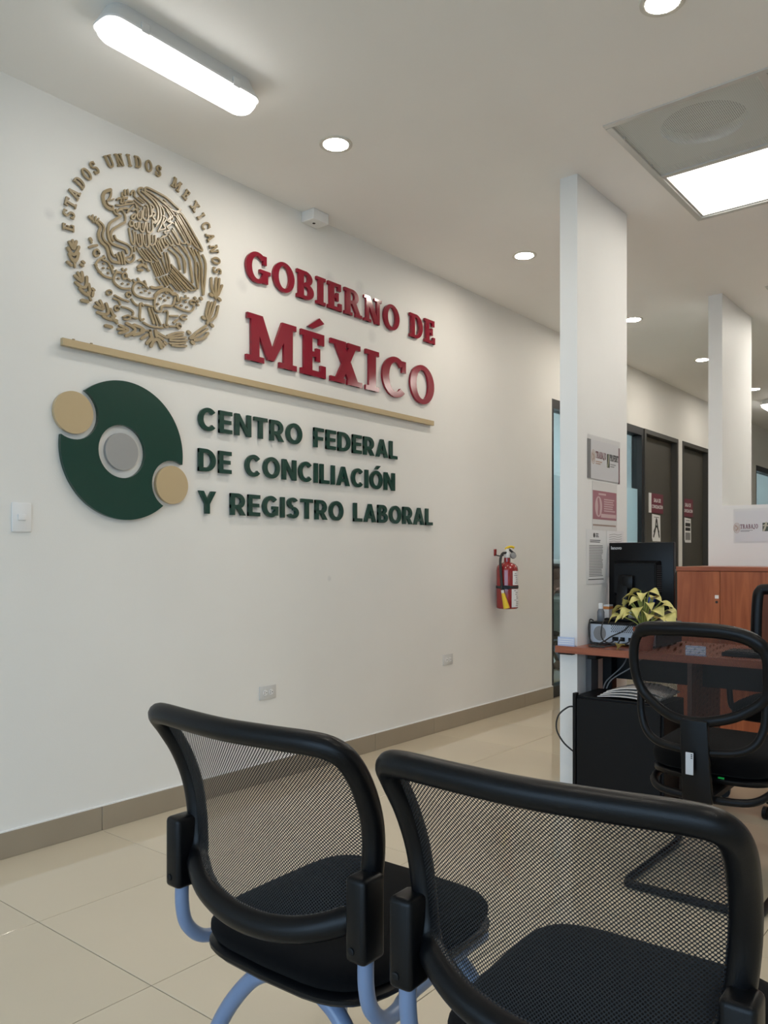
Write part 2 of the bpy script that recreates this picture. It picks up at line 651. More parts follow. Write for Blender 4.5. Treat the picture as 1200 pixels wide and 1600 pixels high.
_STEM = [_r(.07, 0, .27, 1)]
_E = _STEM + [_r(0, 0, .6, .13), _r(.47, 0, .6, .28), _r(0, .87, .56, 1), _r(.43, .74, .56, 1), _r(.2, .44, .45, .56), _r(.36, .35, .46, .65)]
GLYPH = {
    'E': (.62, _E),
    'F': (.60, _STEM + [_r(0, 0, .36, .12), _r(0, .87, .56, 1), _r(.43, .74, .56, 1), _r(.2, .44, .45, .56), _r(.36, .35, .46, .65)]),
    'I': (.38, [_r(.09, 0, .29, 1), _r(0, 0, .38, .12), _r(0, .88, .38, 1)]),
    'D': (.72, _STEM + [_r(0, 0, .35, .13), _r(0, .87, .35, 1), _ring(.33, .5, .38, .5, .2, .13, -90, 90)]),
    'B': (.68, _STEM + [_r(0, 0, .38, .13), _r(0, .87, .36, 1), _r(.2, .45, .36, .57), _ring(.34, .74, .27, .26, .18, .13, -90, 90), _ring(.36, .285, .31, .285, .2, .13, -90, 90)]),
    'P': (.66, _STEM + [_r(0, 0, .37, .12), _r(0, .87, .36, 1), _r(.2, .42, .36, .55), _ring(.34, .71, .3, .29, .19, .13, -90, 90)]),
    'R': (.80, _STEM + [_r(0, 0, .36, .12), _r(0, .87, .36, 1), _r(.2, .44, .36, .57), _ring(.34, .72, .3, .28, .19, .13, -90, 90), [(.32, .5), (.53, .5), (.74, .06), (.55, .06)], _r(.5, 0, .8, .12)]),
    'O': (.80, [_ring(.4, .5, .4, .52, .2, .13, 0, 360, 36)]),
    'C': (.76, [_ring(.4, .5, .4, .52, .2, .14, 45, 315, 30), _r(.6, .66, .72, .96)]),
    'G': (.86, [_ring(.4, .5, .4, .52, .2, .14, 45, 330, 30), _r(.6, .66, .72, .96), _r(.48, .36, .86, .48), _r(.58, .04, .77, .46)]),
    'N': (.86, [_r(.1, 0, .24, 1), _r(.61, 0, .75, 1), [(.05, 1), (.28, 1), (.75, 0), (.54, 0)], _r(0, 0, .34, .11), _r(0, .89, .26, 1), _r(.5, .89, .85, 1)]),
    'M': (1.09, [_r(.10, 0, .27, 1), _r(.80, 0, 1.0, 1), [(.1, 1), (.34, 1), (.60, .22), (.58, .1), (.45, .1)], [(1.0, 1), (.76, 1), (.47, .1), (.58, .1), (.62, .18)], _r(0, 0, .37, .12), _r(.70, 0, 1.09, .12), _r(.02, .88, .3, 1), _r(.8, .88, 1.08, 1)]),
    'X': (.84, [[(.07, 1), (.33, 1), (.77, 0), (.51, 0)], [(.53, 1), (.71, 1), (.29, 0), (.1, 0)], _r(0, .88, .4, 1), _r(.45, .88, .79, 1), _r(0, 0, .38, .12), _r(.44, 0, .84, .12)]),
    'S': (.65, [_ring(.32, .735, .30, .285, .18, .13, 25, 270, 20), _ring(.33, .275, .31, .295, .19, .14, -158, 90, 20), _r(.5, .68, .6, .97), _r(.02, .03, .12, .33)]),
    'T': (.80, [_r(.3, 0, .5, 1), _r(.18, 0, .62, .12), _r(0, .87, .8, 1), _r(0, .7, .12, 1), _r(.68, .7, .8, 1)]),
    'A': (.90, [[(.08, 0), (.24, 0), (.5, 1), (.34, 1)], [(.34, 1), (.53, 1), (.82, 0), (.6, 0)], _r(.22, .27, .64, .39), _r(0, 0, .32, .11), _r(.52, 0, .9, .11)]),
    'U': (.84, [_ring(.42, .32, .34, .34, .18, .14, 180, 360, 20), _r(.08, .3, .26, 1), _r(.6, .3, .76, 1), _r(0, .89, .36, 1), _r(.5, .89, .84, 1)]),
    'J': (.50, [_r(.2, .15, .38, 1), _r(.08, .89, .48, 1), _ring(.14, .15, .24, .32, .18, .14, 180, 360, 16)]),
}
GLYPH['\u00c9'] = (.62, _E + [[(.16, 1.10), (.30, 1.08), (.56, 1.26), (.44, 1.36)]])


SANS = {
    'C': (.78, [_ring(.42, .5, .42, .515, .2, .19, 42, 318, 30)]),
    'E': (.60, [_r(0, 0, .2, 1), _r(0, 0, .6, .18), _r(0, .82, .6, 1), _r(0, .42, .55, .59)]),
    'F': (.58, [_r(0, 0, .2, 1), _r(0, .82, .58, 1), _r(0, .38, .53, .55)]),
    'N': (.78, [_r(0, 0, .2, 1), _r(.58, 0, .78, 1), [(0, 1), (.2, 1), (.78, 0), (.58, 0)]]),
    'T': (.68, [_r(0, .82, .68, 1), _r(.24, 0, .44, 1)]),
    'R': (.72, [_r(0, 0, .2, 1), _r(0, .82, .34, 1), _r(0, .30, .34, .47), _ring(.34, .65, .35, .35, .2, .175, -90, 90), [(.28, .38), (.5, .36), (.73, 0), (.5, 0)]]),
    'O': (.88, [_ring(.44, .5, .44, .515, .2, .19, 0, 360, 36)]),
    'D': (.78, [_r(0, 0, .2, 1), _r(0, 0, .3, .18), _r(0, .82, .3, 1), _ring(.3, .5, .48, .5, .2, .18, -90, 90)]),
    'A': (.82, [[(0, 0), (.2, 0), (.5, 1), (.32, 1)], [(.32, 1), (.5, 1), (.82, 0), (.61, 0)], _r(.17, .2, .64, .36)]),
    'L': (.56, [_r(0, 0, .2, 1), _r(0, 0, .56, .18)]),
    'I': (.20, [_r(0, 0, .2, 1)]),
    'Y': (.78, [[(0, 1), (.22, 1), (.49, .42), (.29, .42)], [(.78, 1), (.56, 1), (.29, .42), (.49, .42)], _r(.29, 0, .49, .45)]),
    'G': (.82, [_ring(.42, .5, .42, .515, .2, .19, 42, 322, 30), _r(.62, .08, .81, .52), _r(.50, .37, .81, .52)]),
    'S': (.64, [_ring(.31, .735, .30, .28, .2, .18, 28, 270, 20), _ring(.31, .275, .33, .29, .2, .18, -155, 90, 20)]),
    'B': (.70, [_r(0, 0, .2, 1), _r(0, .82, .34, 1), _r(0, .42, .36, .58), _r(0, 0, .36, .18), _ring(.33, .74, .30, .26, .2, .17, -90, 90), _ring(.35, .285, .35, .285, .2, .17, -90, 90)]),
}
SANS['\u00d3'] = (.88, SANS['O'][1] + [[(.34, 1.09), (.52, 1.09), (.74, 1.30), (.50, 1.30)]])


def glyph_mesh(bm, ch, fm, d0, d1, table=GLYPH):
    """d0 back, d1 face; each stroke's face sits a hair further out than the last"""
    for i, sh in enumerate(table[ch][1]):
        d = d1 + i * 0.00012
        if isinstance(sh, tuple):
            _, Oo, In = sh
            n = len(Oo)
            full = (Vector(Oo[0]) - Vector(Oo[-1])).length < 1e-5
            of = [bm.verts.new(fm(u, v, d)) for u, v in Oo]
            nf = [bm.verts.new(fm(u, v, d)) for u, v in In]
            ob = [bm.verts.new(fm(u, v, d0)) for u, v in Oo]
            nb = [bm.verts.new(fm(u, v, d0)) for u, v in In]
            for k in range(n - 1):
                bm.faces.new((of[k], of[k + 1], nf[k + 1], nf[k]))
                bm.faces.new((of[k], ob[k], ob[k + 1], of[k + 1]))
                bm.faces.new((nf[k], nf[k + 1], nb[k + 1], nb[k]))
            if not full:
                bm.faces.new((of[0], nf[0], nb[0], ob[0]))
                bm.faces.new((of[-1], ob[-1], nb[-1], nf[-1]))
        else:
            prism(bm, sh, fm, d0, d)


def slab_line(text, width, cap, mk, m, parent, d0, d1, gap=.09, space=.42, table=GLYPH):
    """lay text out over the given width; mk(u0, sx, cap) -> mapping"""
    tot = sum(table[c][0] if c != ' ' else space for c in text) + gap * (len(text) - 1)
    sx = width / (tot * cap)
    u = 0.0
    for c in text:
        if c == ' ':
            u += (space + gap) * sx * cap
            continue
        bm = B()
        fm0 = mk()
        glyph_mesh(bm, c, lambda a, b, d, u=u, fm0=fm0: fm0(u + a * cap * sx, b * cap, d), d0, d1, table)
        obj('letter', bm, m, parent)
        u += (table[c][0] + gap) * sx * cap


# sans lettering from Blender's built-in typeface
def _font_mesh(body, extrude=0.0, offset=0.0):
    cu = bpy.data.curves.new('glyph', 'FONT')
    cu.body = body
    cu.size = 1
    cu.extrude = extrude
    cu.offset = offset
    cu.resolution_u = 5
    o = bpy.data.objects.new('glyph', cu)
    COL.objects.link(o)
    bpy.context.view_layer.update()
    me = bpy.data.meshes.new_from_object(o.evaluated_get(bpy.context.evaluated_depsgraph_get()))
    bpy.data.objects.remove(o, do_unlink=True)
    bpy.data.curves.remove(cu)
    return me


def sans_line(text, width, cap, mk, m, parent, d0, d1, offset=0.02, joined=False):
    full = _font_mesh(text, 0, offset)
    xs = [v.co.x for v in full.vertices]
    x0, x1 = min(xs), max(xs)
    H = _font_mesh('H', 0, offset)
    hz = [v.co.y for v in H.vertices]
    base, ch = min(hz), max(hz) - min(hz)
    sx, sy = width / (x1 - x0), cap / ch
    items = [text] if joined else list(text)
    prefix = ''
    fm = mk()
    for it in items:
        if it == ' ':
            prefix += it
            continue
        me = _font_mesh(it, 0.5, offset)
        off = max(v.co.x for v in _font_mesh(prefix + it, 0, offset).vertices) - max(v.co.x for v in me.vertices)
        zs = [v.co.z for v in me.vertices]
        za, zb = min(zs), max(zs)
        for v in me.vertices:
            f = (v.co.z - za) / (zb - za)
            v.co = fm((v.co.x + off - x0) * sx, (v.co.y - base) * sy, d0 + (d1 - d0) * f)
        me.materials.clear()
        me.materials.append(m)
        o = bpy.data.objects.new('lettering' if joined else 'letter', me)
        COL.objects.link(o)
        o.parent = parent
        prefix += it

# ================================================================== THE ROOM
CZ = 3.0
YB, YE, XR = -2.8, 16.0, 6.4

# floor: grout bed with 0.6 m tiles lying on it; beyond the tiles the bed carries the tile colour
fb = bx('floor', M_GROUT, None, -3.6, XR, YB, YE, -0.06, -0.0035)
struct(fb, 'glossy beige porcelain tile floor')
tm = bmesh.new()
box(tm, -.2988, .2988, -.2988, .2988, -0.0035, 0.0, 0.0008, 1)
tile_o = obj('floor_tile', tm, M_TILE, fb)
tme = tile_o.data
bpy.data.objects.remove(tile_o, do_unlink=True)
NX, NY = 10, 21
for i in range(NX):
    for j in range(NY):
        t = link_mesh('floor_tile', tme, fb)
        t.location = (0.02 + 0.3 + 0.6 * i, 1.288 - 0.6 * 5 + 0.3 + 0.6 * j, 0)
yt = 1.288 - 3.0 + 0.6 * NY
bm = B()
box(bm, 0.0, XR, yt + .002, YE, -.0034, 0)
box(bm, 0.02 + 6.0 + .002, XR, YB, yt, -.0034, 0)
box(bm, 0.02, 6.02, YB, 1.288 - 3.0 - .002, -.0034, 0)
box(bm, -3.6, -0.0, 5.0, 14.0, -.0034, 0)
obj('floor_field', bm, M_TILE, fb)
bx('floor_edge', M_TILE, fb, 0.0, .0205, YB, 5.95, -.0034, -.0003)

# ceiling with two rectangular openings for the grid inserts
INS = [(1.635, 2.86, 3.295, 4.512), (1.635, 2.86, 5.94, 7.157)]
bm = B()
xs0, xs1 = INS[0][0], INS[0][1]
box(bm, -3.6, xs0, YB, YE, CZ, CZ + .1)
box(bm, xs1, XR, YB, YE, CZ, CZ + .1)
box(bm, xs0, xs1, YB, INS[0][2], CZ, CZ + .1)
box(bm, xs0, xs1, INS[0][3], INS[1][2], CZ, CZ + .1)
box(bm, xs0, xs1, INS[1][3], YE, CZ, CZ + .1)
struct(obj('ceiling', bm, M_CEIL))

# left wall: solid part, then glazing and two doors under a common head height
GH = 2.44
bm = B()
box(bm, -.14, 0, YB, 5.95, 0, CZ)
box(bm, -.14, 0, 5.95, YE, GH, CZ)
box(bm, -.14, 0, 8.905, 9.045, 0, GH)
box(bm, -.14, 0, 9.965, 12.06, 0, GH)
box(bm, -.14, 0, 13.9, YE, 0, GH)
struct(obj('wall_left', bm, M_WALL))
struct(bx('wall_back', M_WHITE, None, -3.6, XR, YE, YE + .1, 0, CZ))
struct(bx('wall_right', M_WHITE, None, XR, XR + .1, YB, YE, 0, CZ))
# wall behind the camera: sill, head and piers around a shop-front window
bm = B()
box(bm, -3.6, XR, YB - .12, YB, 0, .22)
box(bm, -3.6, XR, YB - .12, YB, 2.75, CZ)
box(bm, -3.6, .35, YB - .12, YB, .22, 2.75)
box(bm, 6.25, XR, YB - .12, YB, .22, 2.75)
struct(obj('wall_front', bm, M_WHITE))
wn = thing('window_1', 'shop-front window with black mullions', 'window')
del wn['category']
struct(wn)
for k in range(5):
    x = .35 + 5.9 * k / 4
    bx('mullion', M_DARKFR, wn, x - .03, x + .03, YB - .1, YB - .02, .22, 2.75)
for z in (.22, 2.70):
    bx('rail', M_DARKFR, wn, .35, 6.25, YB - .1, YB - .02, z, z + .05)
for k in range(4):
    bx('pane', M_GLASS, wn, .38 + 5.9 * k / 4, .32 + 5.9 * (k + 1) / 4, YB - .062, YB - .056, .27, 2.70)
struct(bx('ground', M_PAVE, None, -15, 20, -40, YB - .12, -.1, -.05))

# skirting of tile strips along the left wall with a thin line of white caulk on top
sk = thing('baseboard_left', 'shade-darkened tile skirting along the left wall', 'baseboard')
del sk['category']
struct(sk)
y = 1.288 - 0.6 * 5
while y < 5.94:
    y1 = min(y + 0.598, 5.952)
    bx('skirting_tile', M_TILE_SHADED, sk, 0.0, .0125, y, y1, .0, .100, .001, 1)
    y += 0.6
bx('caulk_line', M_WHITE, sk, 0.0, .010, 1.288 - 3, 5.952, .100, .1045)

# stub columns and the half wall
struct(bx('column', M_WHITE, None, 1.25, 1.341, 3.61, 4.215, 0, CZ), 'white stub column carrying posters')
struct(bx('column', M_WHITE, None, 1.254, 1.349, 5.885, 6.63, 0, CZ), 'white stub column above the half wall')
struct(bx('wall_partition', M_WHITE, None, 1.349, 4.6, 5.885, 6.0, 0, 1.508), 'white half wall beside the far column')

# side room behind the glazing
bm = B()
box(bm, -3.7, -3.6, 5.0, 14.0, 0, CZ)
box(bm, -3.6, -.14, 4.9, 5.0, 0, CZ)
box(bm, -3.6, -.14, 14.0, 14.1, 0, CZ)
box(bm, -3.6, -.14, 7.95, 8.05, 0, CZ)
box(bm, -3.6, -.14, 11.4, 11.5, 0, CZ)
struct(obj('wall_side_room', bm, mat('pale_blue_paint', (0.72, 0.80, 0.84), rough=0.6)))


def glazing(name, y0, y1, label, open_post=None):
    g = thing(name, label, 'window')
    del g['category']
    struct(g)
    bx('frame_post', M_DARKFR, g, -.10, -.002, y0, y0 + .035, 0, GH)
    bx('frame_post', M_DARKFR, g, -.10, -.002, y1 - .06, y1, 0, GH)
    bx('frame_head', M_DARKFR, g, -.10, -.002, y0 + .035, y1 - .06, GH - .075, GH)
    bx('frame_sill', M_DARKFR, g, -.10, -.002, y0 + .035, y1 - .06, 0, .09)
    bx('pane', M_GLASS, g, -.056, -.05, y0 + .035, y1 - .06, .09, GH - .075)
    bx('frosted_band', M_FILM, g, -.048, -.0465, y0 + .035, y1 - .06, 1.13, 1.83)
    return g


glazing('window_2', 5.95, 7.93, 'full-height glazing with frosted band beside the corridor doors')
glazing('window_3', 12.06, 13.9, 'far full-height glazing with black head frame')


def door(name, y0, y1, label):
    d = thing(name, label, 'door')
    del d['category']
    struct(d)
    f = .045
    bx('door_frame', M_DFRAME, d, -.12, .006, y0, y0 + f, 0, GH - f)
    bx('door_frame', M_DFRAME, d, -.12, .006, y1 - f, y1, 0, GH - f)
    bx('door_frame', M_DFRAME, d, -.12, .006, y0, y1, GH - f, GH)
    lf = bx('door_leaf', M_DOOR, d, -.10, -.055, y0 + f + .004, y1 - f - .004, .008, GH - f - .004, .002, 1)
    bm = B()
    lathe(bm, [(.025, 0), (.025, .006), (.009, .008), (.009, .035), (.02, .04), (.026, .055), (.02, .068)], 16)
    bmesh.ops.rotate(bm, verts=bm.verts, matrix=Matrix.Rotation(math.pi / 2, 3, 'Y'))
    bmesh.ops.translate(bm, verts=bm.verts, vec=(-.0545, y1 - f - .07, 1.0))
    obj('door_knob', bm, M_CHROME, lf, smooth=True)
    return d


door('door_1', 7.93, 8.905, 'charcoal door nearer the glazing')
door('door_2', 9.045, 9.965, 'charcoal door farther along the corridor')

# ceiling grid inserts: aluminium frame with cross bars
for k, (x0, x1, y0, y1) in enumerate(INS):
    g = thing('trim_%d' % (k + 1), 'aluminium ceiling grid frame', 'trim')
    del g['category']
    struct(g)
    f = .018
    for (a, b, c, d) in ((x0 - f, x1 + f, y0 - f, y0 + .012), (x0 - f, x1 + f, y1 - .012, y1 + f), (x0 - f, x0 + .012, y0 + .012, y1 - .012), (x1 - .012, x1 + f, y0 + .012, y1 - .012)):
        bx('frame_bar', M_ALU, g, a, b, c, d, CZ - .006, CZ + .012, .002, 1)
    xm, ym = (x0 + x1) / 2, (y0 + y1) / 2
    bx('cross_bar', M_ALU, g, x0 + .012, x1 - .012, ym - .016, ym + .016, CZ - .004, CZ + .02, .001, 1)
    for (c, d) in ((y0 + .012, ym - .016), (ym + .016, y1 - .012)):
        bx('cross_bar', M_ALU, g, xm - .016, xm + .016, c, d, CZ - .004, CZ + .02, .001, 1)

M_LED = emission_mat('led_diffuser', (1.0, 0.94, 0.84), E_LED)
M_LED2 = emission_mat('led_diffuser_far', (1.0, 0.94, 0.84), E_LED_FAR)
M_LENS = emission_mat('downlight_lens', WARM, E_DOWN)


def led_panel(x0, x1, y0, y1, label, m=None, z=None):
    t = thing('led_panel', label, 'ceiling light', ((x0 + x1) / 2, (y0 + y1) / 2, z or CZ), 0, 'square panel lights in the ceiling grid' if z is None else 'added fill panel lights of the side rooms')
    a, b = (x1 - x0) / 2, (y1 - y0) / 2
    for (p, q, r, s) in ((-a, a, -b, -b + .012), (-a, a, b - .012, b), (-a, -a + .012, -b + .012, b - .012), (a - .012, a, -b + .012, b - .012)):
        bx('frame', M_ALU, t, p, q, r, s, 0.002, .02)
    bx('diffuser', m or M_LED, t, -a + .012, a - .012, -b + .012, b - .012, .003, .008)
    bx('backing', M_WHITE, t, -a, a, -b, b, .02, .03)
    return t


def air_grille(x0, x1, y0, y1, label):
    cx, cy = (x0 + x1) / 2, (y0 + y1) / 2
    t = thing('air_grille', label, 'air vent', (cx, cy, CZ), 0, 'perforated air grilles in the ceiling grid')
    a, b = (x1 - x0) / 2, (y1 - y0) / 2
    bx('perforated_plate', M_PERF, t, -a, a, -b, b, .004, .005)
    N = 40
    circ = [(0.178 * math.cos(2 * math.pi * k / N), .178 * math.sin(2 * math.pi * k / N)) for k in range(N)]
    bm = B()
    prism(bm, [(-a, -b), (a, -b), (a, b), (-a, b)], lambda u, v, d: (u, v, .035 - d), -.02, 0, [circ])
    obj('plenum_plate', bm, M_DUCT, t)
    bm = B()
    rings = [[bm.verts.new((x, y, z)) for x, y in circ] for z in (.035, .085)]
    for k in range(N):
        bm.faces.new((rings[0][k], rings[0][(k + 1) % N], rings[1][(k + 1) % N], rings[1][k]))
    obj('duct_collar', bm, M_DUCT, t)
    bm = B()
    bm.faces.new([bm.verts.new((x, y, .085)) for x, y in circ])
    obj('duct_shade_disc', bm, M_DUCTD, t)  # dark disc closing the collar paints the shade of the deep duct
    for yy in (-.16, .16):
        bx('hinge_pin', M_ALU, t, -a - .004, -a + .006, yy - .006, yy + .006, -.004, .004)
    bm = B()
    for (p, q, r, s) in ((-a, a, -b, -b + .004), (-a, a, b - .004, b), (-a, -a + .004, -b, b), (a - .004, a, -b, b)):
        box(bm, p, q, r, s, .005, .055)
    box(bm, -a, a, -b, b, .13, .135)
    obj('plenum_box', bm, M_DUCT, t)
    return t


for k, (x0, x1, y0, y1) in enumerate(INS):
    xm, ym = (x0 + x1) / 2, (y0 + y1) / 2
    w = ('near', 'far, mostly unseen')[k]
    led_panel(x0 + .012, xm - .016, ym + .016, y1 - .012, 'lit white square panel light in the %s ceiling grid, wall side' % w, M_LED2 if k else None)  # the far grid's panels are unseen, added for the light they give
    led_panel(xm + .016, x1 - .012, ym + .016, y1 - .012, 'lit square panel light in the %s ceiling grid, room side' % w, M_LED2)
    air_grille(x0 + .012, xm - .016, y0 + .012, ym - .016, 'grey perforated air grille with round duct in the %s grid' % w)
    air_grille(xm + .016, x1 - .012, y0 + .012, ym - .016, 'perforated air grille in the %s grid beside the first grille' % w)

# recessed downlights
DL = [(.625, 2.67, 'round downlight above the word GOBIERNO, nearest over the lettered wall'),
      (.62, 4.385, 'round downlight before the poster column, second along the wall'),
      (.62, 6.10, 'round downlight just behind the poster column, third along the wall'),
      (.625, 7.75, 'round downlight beside the far column, fourth along the wall'),
      (.64, 9.47, 'small round downlight beyond the far column, fifth along the wall'),
      (2.097, 2.67, 'large round downlight at the top edge in front of the ceiling grid'),
      (3.6, 2.67, 'round downlight out in the room, right of the ceiling grid'),
      (2.097, .95, 'round downlight over the waiting chairs'),
      (3.6, .95, 'round downlight above the photographer'),
      (2.097, 9.47, 'round downlight deep in the room beyond the half wall')]
bm = B()
N = 40
prof = [(.074, 0.0), (.074, -.004), (.068, -.006), (.057, -.0045), (.0545, .008)]
rings = [[bm.verts.new((r * math.cos(2 * math.pi * k / N), r * math.sin(2 * math.pi * k / N), z)) for k in range(N)] for r, z in prof]
for A, Q in zip(rings, rings[1:]):
    for k in range(N):
        bm.faces.new((A[k], A[(k + 1) % N], Q[(k + 1) % N], Q[k]))
rim0 = obj('rim', bm, mat('downlight_rim', (0.70, 0.68, 0.62), rough=0.4), None, True)
bm = B()
bm.faces.new([bm.verts.new((.0548 * math.cos(-2 * math.pi * k / N), .0548 * math.sin(-2 * math.pi * k / N), -.0035)) for k in range(N)])
lens0 = obj('lens', bm, M_LENS)
for k, (x, y_, lb) in enumerate(DL):
    t = thing('downlight', lb, 'ceiling light', (x, y_, CZ), 0, 'round downlights in the ceiling')
    for src in (rim0, lens0):
        c = src.copy()
        COL.objects.link(c)
        c.parent = t
bpy.data.objects.remove(rim0, do_unlink=True)
bpy.data.objects.remove(lens0, do_unlink=True)


# surface-mounted weatherproof tube lamp
def tube_lamp(loc, label):
    t = thing('tube_lamp', label, 'ceiling light', loc, 0, 'surface tube lamps')
    L, W = .33, .062

    def stad(l, w, n=8):
        p = []
        for cx, a0 in ((l - w * .75, -90), (-(l - w * .75), 90)):
            for k in range(n + 1):
                a = math.radians(a0 + 180 * k / n)
                p.append((w * math.sin(a) * 1.0 if False else w * math.sin(a), cx + w * .75 * math.cos(a) if False else cx))
        return p

    def loop(l, w, n=6, r=.045):
        p = []
        for cx, cy, a0 in ((w - r, l - r, 0), (-w + r, l - r, 90), (-w + r, -l + r, 180), (w - r, -l + r, 270)):
            for k in range(n + 1):
                a = math.radians(a0 + 90 * k / n)
                p.append((cx + r * math.cos(a), cy + r * math.sin(a)))
        return p

    def loft(secs, cap0, cap1):
        bm = B()
        R = [[bm.verts.new((x, y, z)) for x, y in loop(l, w)] for (l, w, z) in secs]
        n = len(R[0])
        for A, Q in zip(R, R[1:]):
            for k in range(n):
                bm.faces.new((A[k], A[(k + 1) % n], Q[(k + 1) % n], Q[k]))
        if cap0:
            bm.faces.new(R[0][::-1])
        if cap1:
            bm.faces.new(R[-1])
        return bm
    obj('housing', loft([(L - .025, W - .012, 0), (L - .015, W - .008, -.02), (L, W, -.05), (L + .003, W + .003, -.058)], True, True), M_HOUS, t, True)
    obj('seal_rim', loft([(L + .005, W + .005, -.058), (L + .005, W + .005, -.066)], True, True), mat('clear_rim', (0.8, 0.8, 0.8), rough=.25), t, True)
    obj('lens_cover', loft([(L, W, -.066), (L - .004, W - .004, -.085), (L - .012, W - .015, -.100), (L - .03, W - .036, -.106)], False, True), emission_mat('tube_lens', (1.0, .98, .93), E_TUBE), t, True)
    for yy in (-.20, .20):
        for s in (-1, 1):
            bx('clip', M_HOUS, t, s * (W + .002) - .005, s * (W + .002) + .005, yy - .016, yy + .016, -.07, -.035, .002, 1)
    return t


tube_lamp((.645, 1.82, CZ), 'surface-mounted tube lamp with clear cover over the eagle emblem')
tube_lamp((.60, 10.45, CZ), 'far tube lamp at the right edge beyond the half wall')
# panel lamps added to brighten the side rooms
M_SIDE_FILL = emission_mat('side_room_fill_diffuser', (0.93, 0.97, 1.0), E_SIDE_FILL)
led_panel(-1.9, -1.3, 6.3, 6.9, 'added fill panel light inside the glazed side room', M_SIDE_FILL, CZ - .0305)
led_panel(-1.9, -1.3, 12.6, 13.2, 'unseen fill panel light added in the farthest side room', M_SIDE_FILL, CZ - .0305)

# ================================================================== THE LETTERED WALL
for (text, y0, wid, z0, cap, lab) in (
        ('GOBIERNO DE', 2.677, 1.618, 2.532, .150, 'maroon raised slab letters reading GOBIERNO DE'),
        ('M\u00c9XICO', 2.678, 1.603, 2.131, .238, 'large maroon raised slab letters reading M\u00c9XICO')):
    t = thing('wall_lettering', lab, 'sign', (0, y0, z0), 0, 'raised lettering on the left wall')
    slab_line(text, wid, cap, lambda: on_x(0, 0, 0), M_RED, t, .004, .018, gap=.10, space=.36)
for (text, y0, wid, z0, lab) in (
        ('CENTRO FEDERAL', 2.388, 1.508, 1.748, 'dark green raised letters reading CENTRO FEDERAL, top line of three'),
        ('DE CONCILIACI\u00d3N', 2.388, 1.484, 1.554, 'dark green raised letters reading DE CONCILIACI\u00d3N, middle line of three'),
        ('Y REGISTRO LABORAL', 2.388, 1.879, 1.355, 'dark green raised letters reading Y REGISTRO LABORAL, bottom line of three')):
    t = thing('wall_lettering', lab, 'sign', (0, y0, z0), 0, 'raised lettering on the left wall')
    slab_line(text, wid, .107, lambda: on_x(0, 0, 0), M_GREEN, t, .004, .017, gap=.15, space=.40, table=SANS)

# gold bar under the emblem, standing off on two pegs
t = thing('wall_bar', 'long thin gold bar fixed to the wall under the emblem', 'sign', (0, 1.70, 2.0))
bx('bar', M_BAR, t, .012, .030, 0, 2.563, 0.0, .031, .0015, 1)
for yy in (.06, .14):
    bm = B()
    cyl(bm, (.008, yy, .028), (.008, yy, .040), .006, 10)
    obj('peg', bm, M_GOLD, t)
for yy in (.3, 1.3, 2.3):
    bm = B()
    cyl(bm, (0, yy, .015), (.013, yy, .015), .006, 10)
    obj('spacer', bm, M_GOLD, t)

# round logo
CY, CZ0 = 1.995, 1.608
t = thing('round_logo', 'dark green disc logo with gold dots left of the green lettering', 'sign', (0, CY, CZ0))


def arc_outline(R, cuts, n=120):
    """circle of radius R minus circular bites"""
    pts = []
    for k in range(n):
        a = 2 * math.pi * k / n
        p = Vector((R * math.cos(a), R * math.sin(a)))
        pts.append(p)
    out = []
    k0 = next(k for k in range(n) if all((pts[k] - Vector(c)).length > r for c, r in cuts))
    k = 0
    while k < n:
        p = pts[(k0 + k) % n]
        hit = [(Vector(c), r) for c, r in cuts if (p - Vector(c)).length <= r]
        if not hit:
            out.append((p.x, p.y))
            k += 1
            continue
        c, r = hit[0]
        # exact intersections of the two circles
        d = c.length
        ac = math.atan2(c.y, c.x)
        da = math.acos((R * R + d * d - r * r) / (2 * R * d))
        p1 = Vector((R * math.cos(ac - da), R * math.sin(ac - da)))
        p2 = Vector((R * math.cos(ac + da), R * math.sin(ac + da)))
        a1 = math.atan2(p1.y - c.y, p1.x - c.x)
        a2 = math.atan2(p2.y - c.y, p2.x - c.x)
        while a2 > a1:
            a2 -= 2 * math.pi
        for q in range(25):
            a = a1 + (a2 - a1) * q / 24
            out.append((c.x + r * math.cos(a), c.y + r * math.sin(a)))
        while k < n and (pts[(k0 + k) % n] - c).length <= r:
            k += 1
    return out


g1 = (1.756 - CY, 1.739 - CZ0)
g2 = (2.237 - CY, 1.477 - CZ0)
hc = (1.979 - CY, 1.602 - CZ0)
cc = lambda c, r, n=56: [(c[0] + r * math.cos(2 * math.pi * k / n), c[1] + r * math.sin(2 * math.pi * k / n)) for k in range(n)]
bm = B()
prism(bm, arc_outline(.298, [(g1, .1095), (g2, .1095)]), on_x(0, 0, 0), .002, .020, [cc(hc, .1135)])
obj('green_disc', bm, M_GREEN, t)
for c in (g1, g2):
    bm = B()
    prism(bm, cc(c, .0865), on_x(0, 0, 0), .002, .019)
    obj('gold_dot', bm, M_GOLD2, t)
bm = B()
prism(bm, cc(hc, .0795), on_x(0, 0, 0), .002, .018)
obj('grey_dot', bm, M_GREY, t)

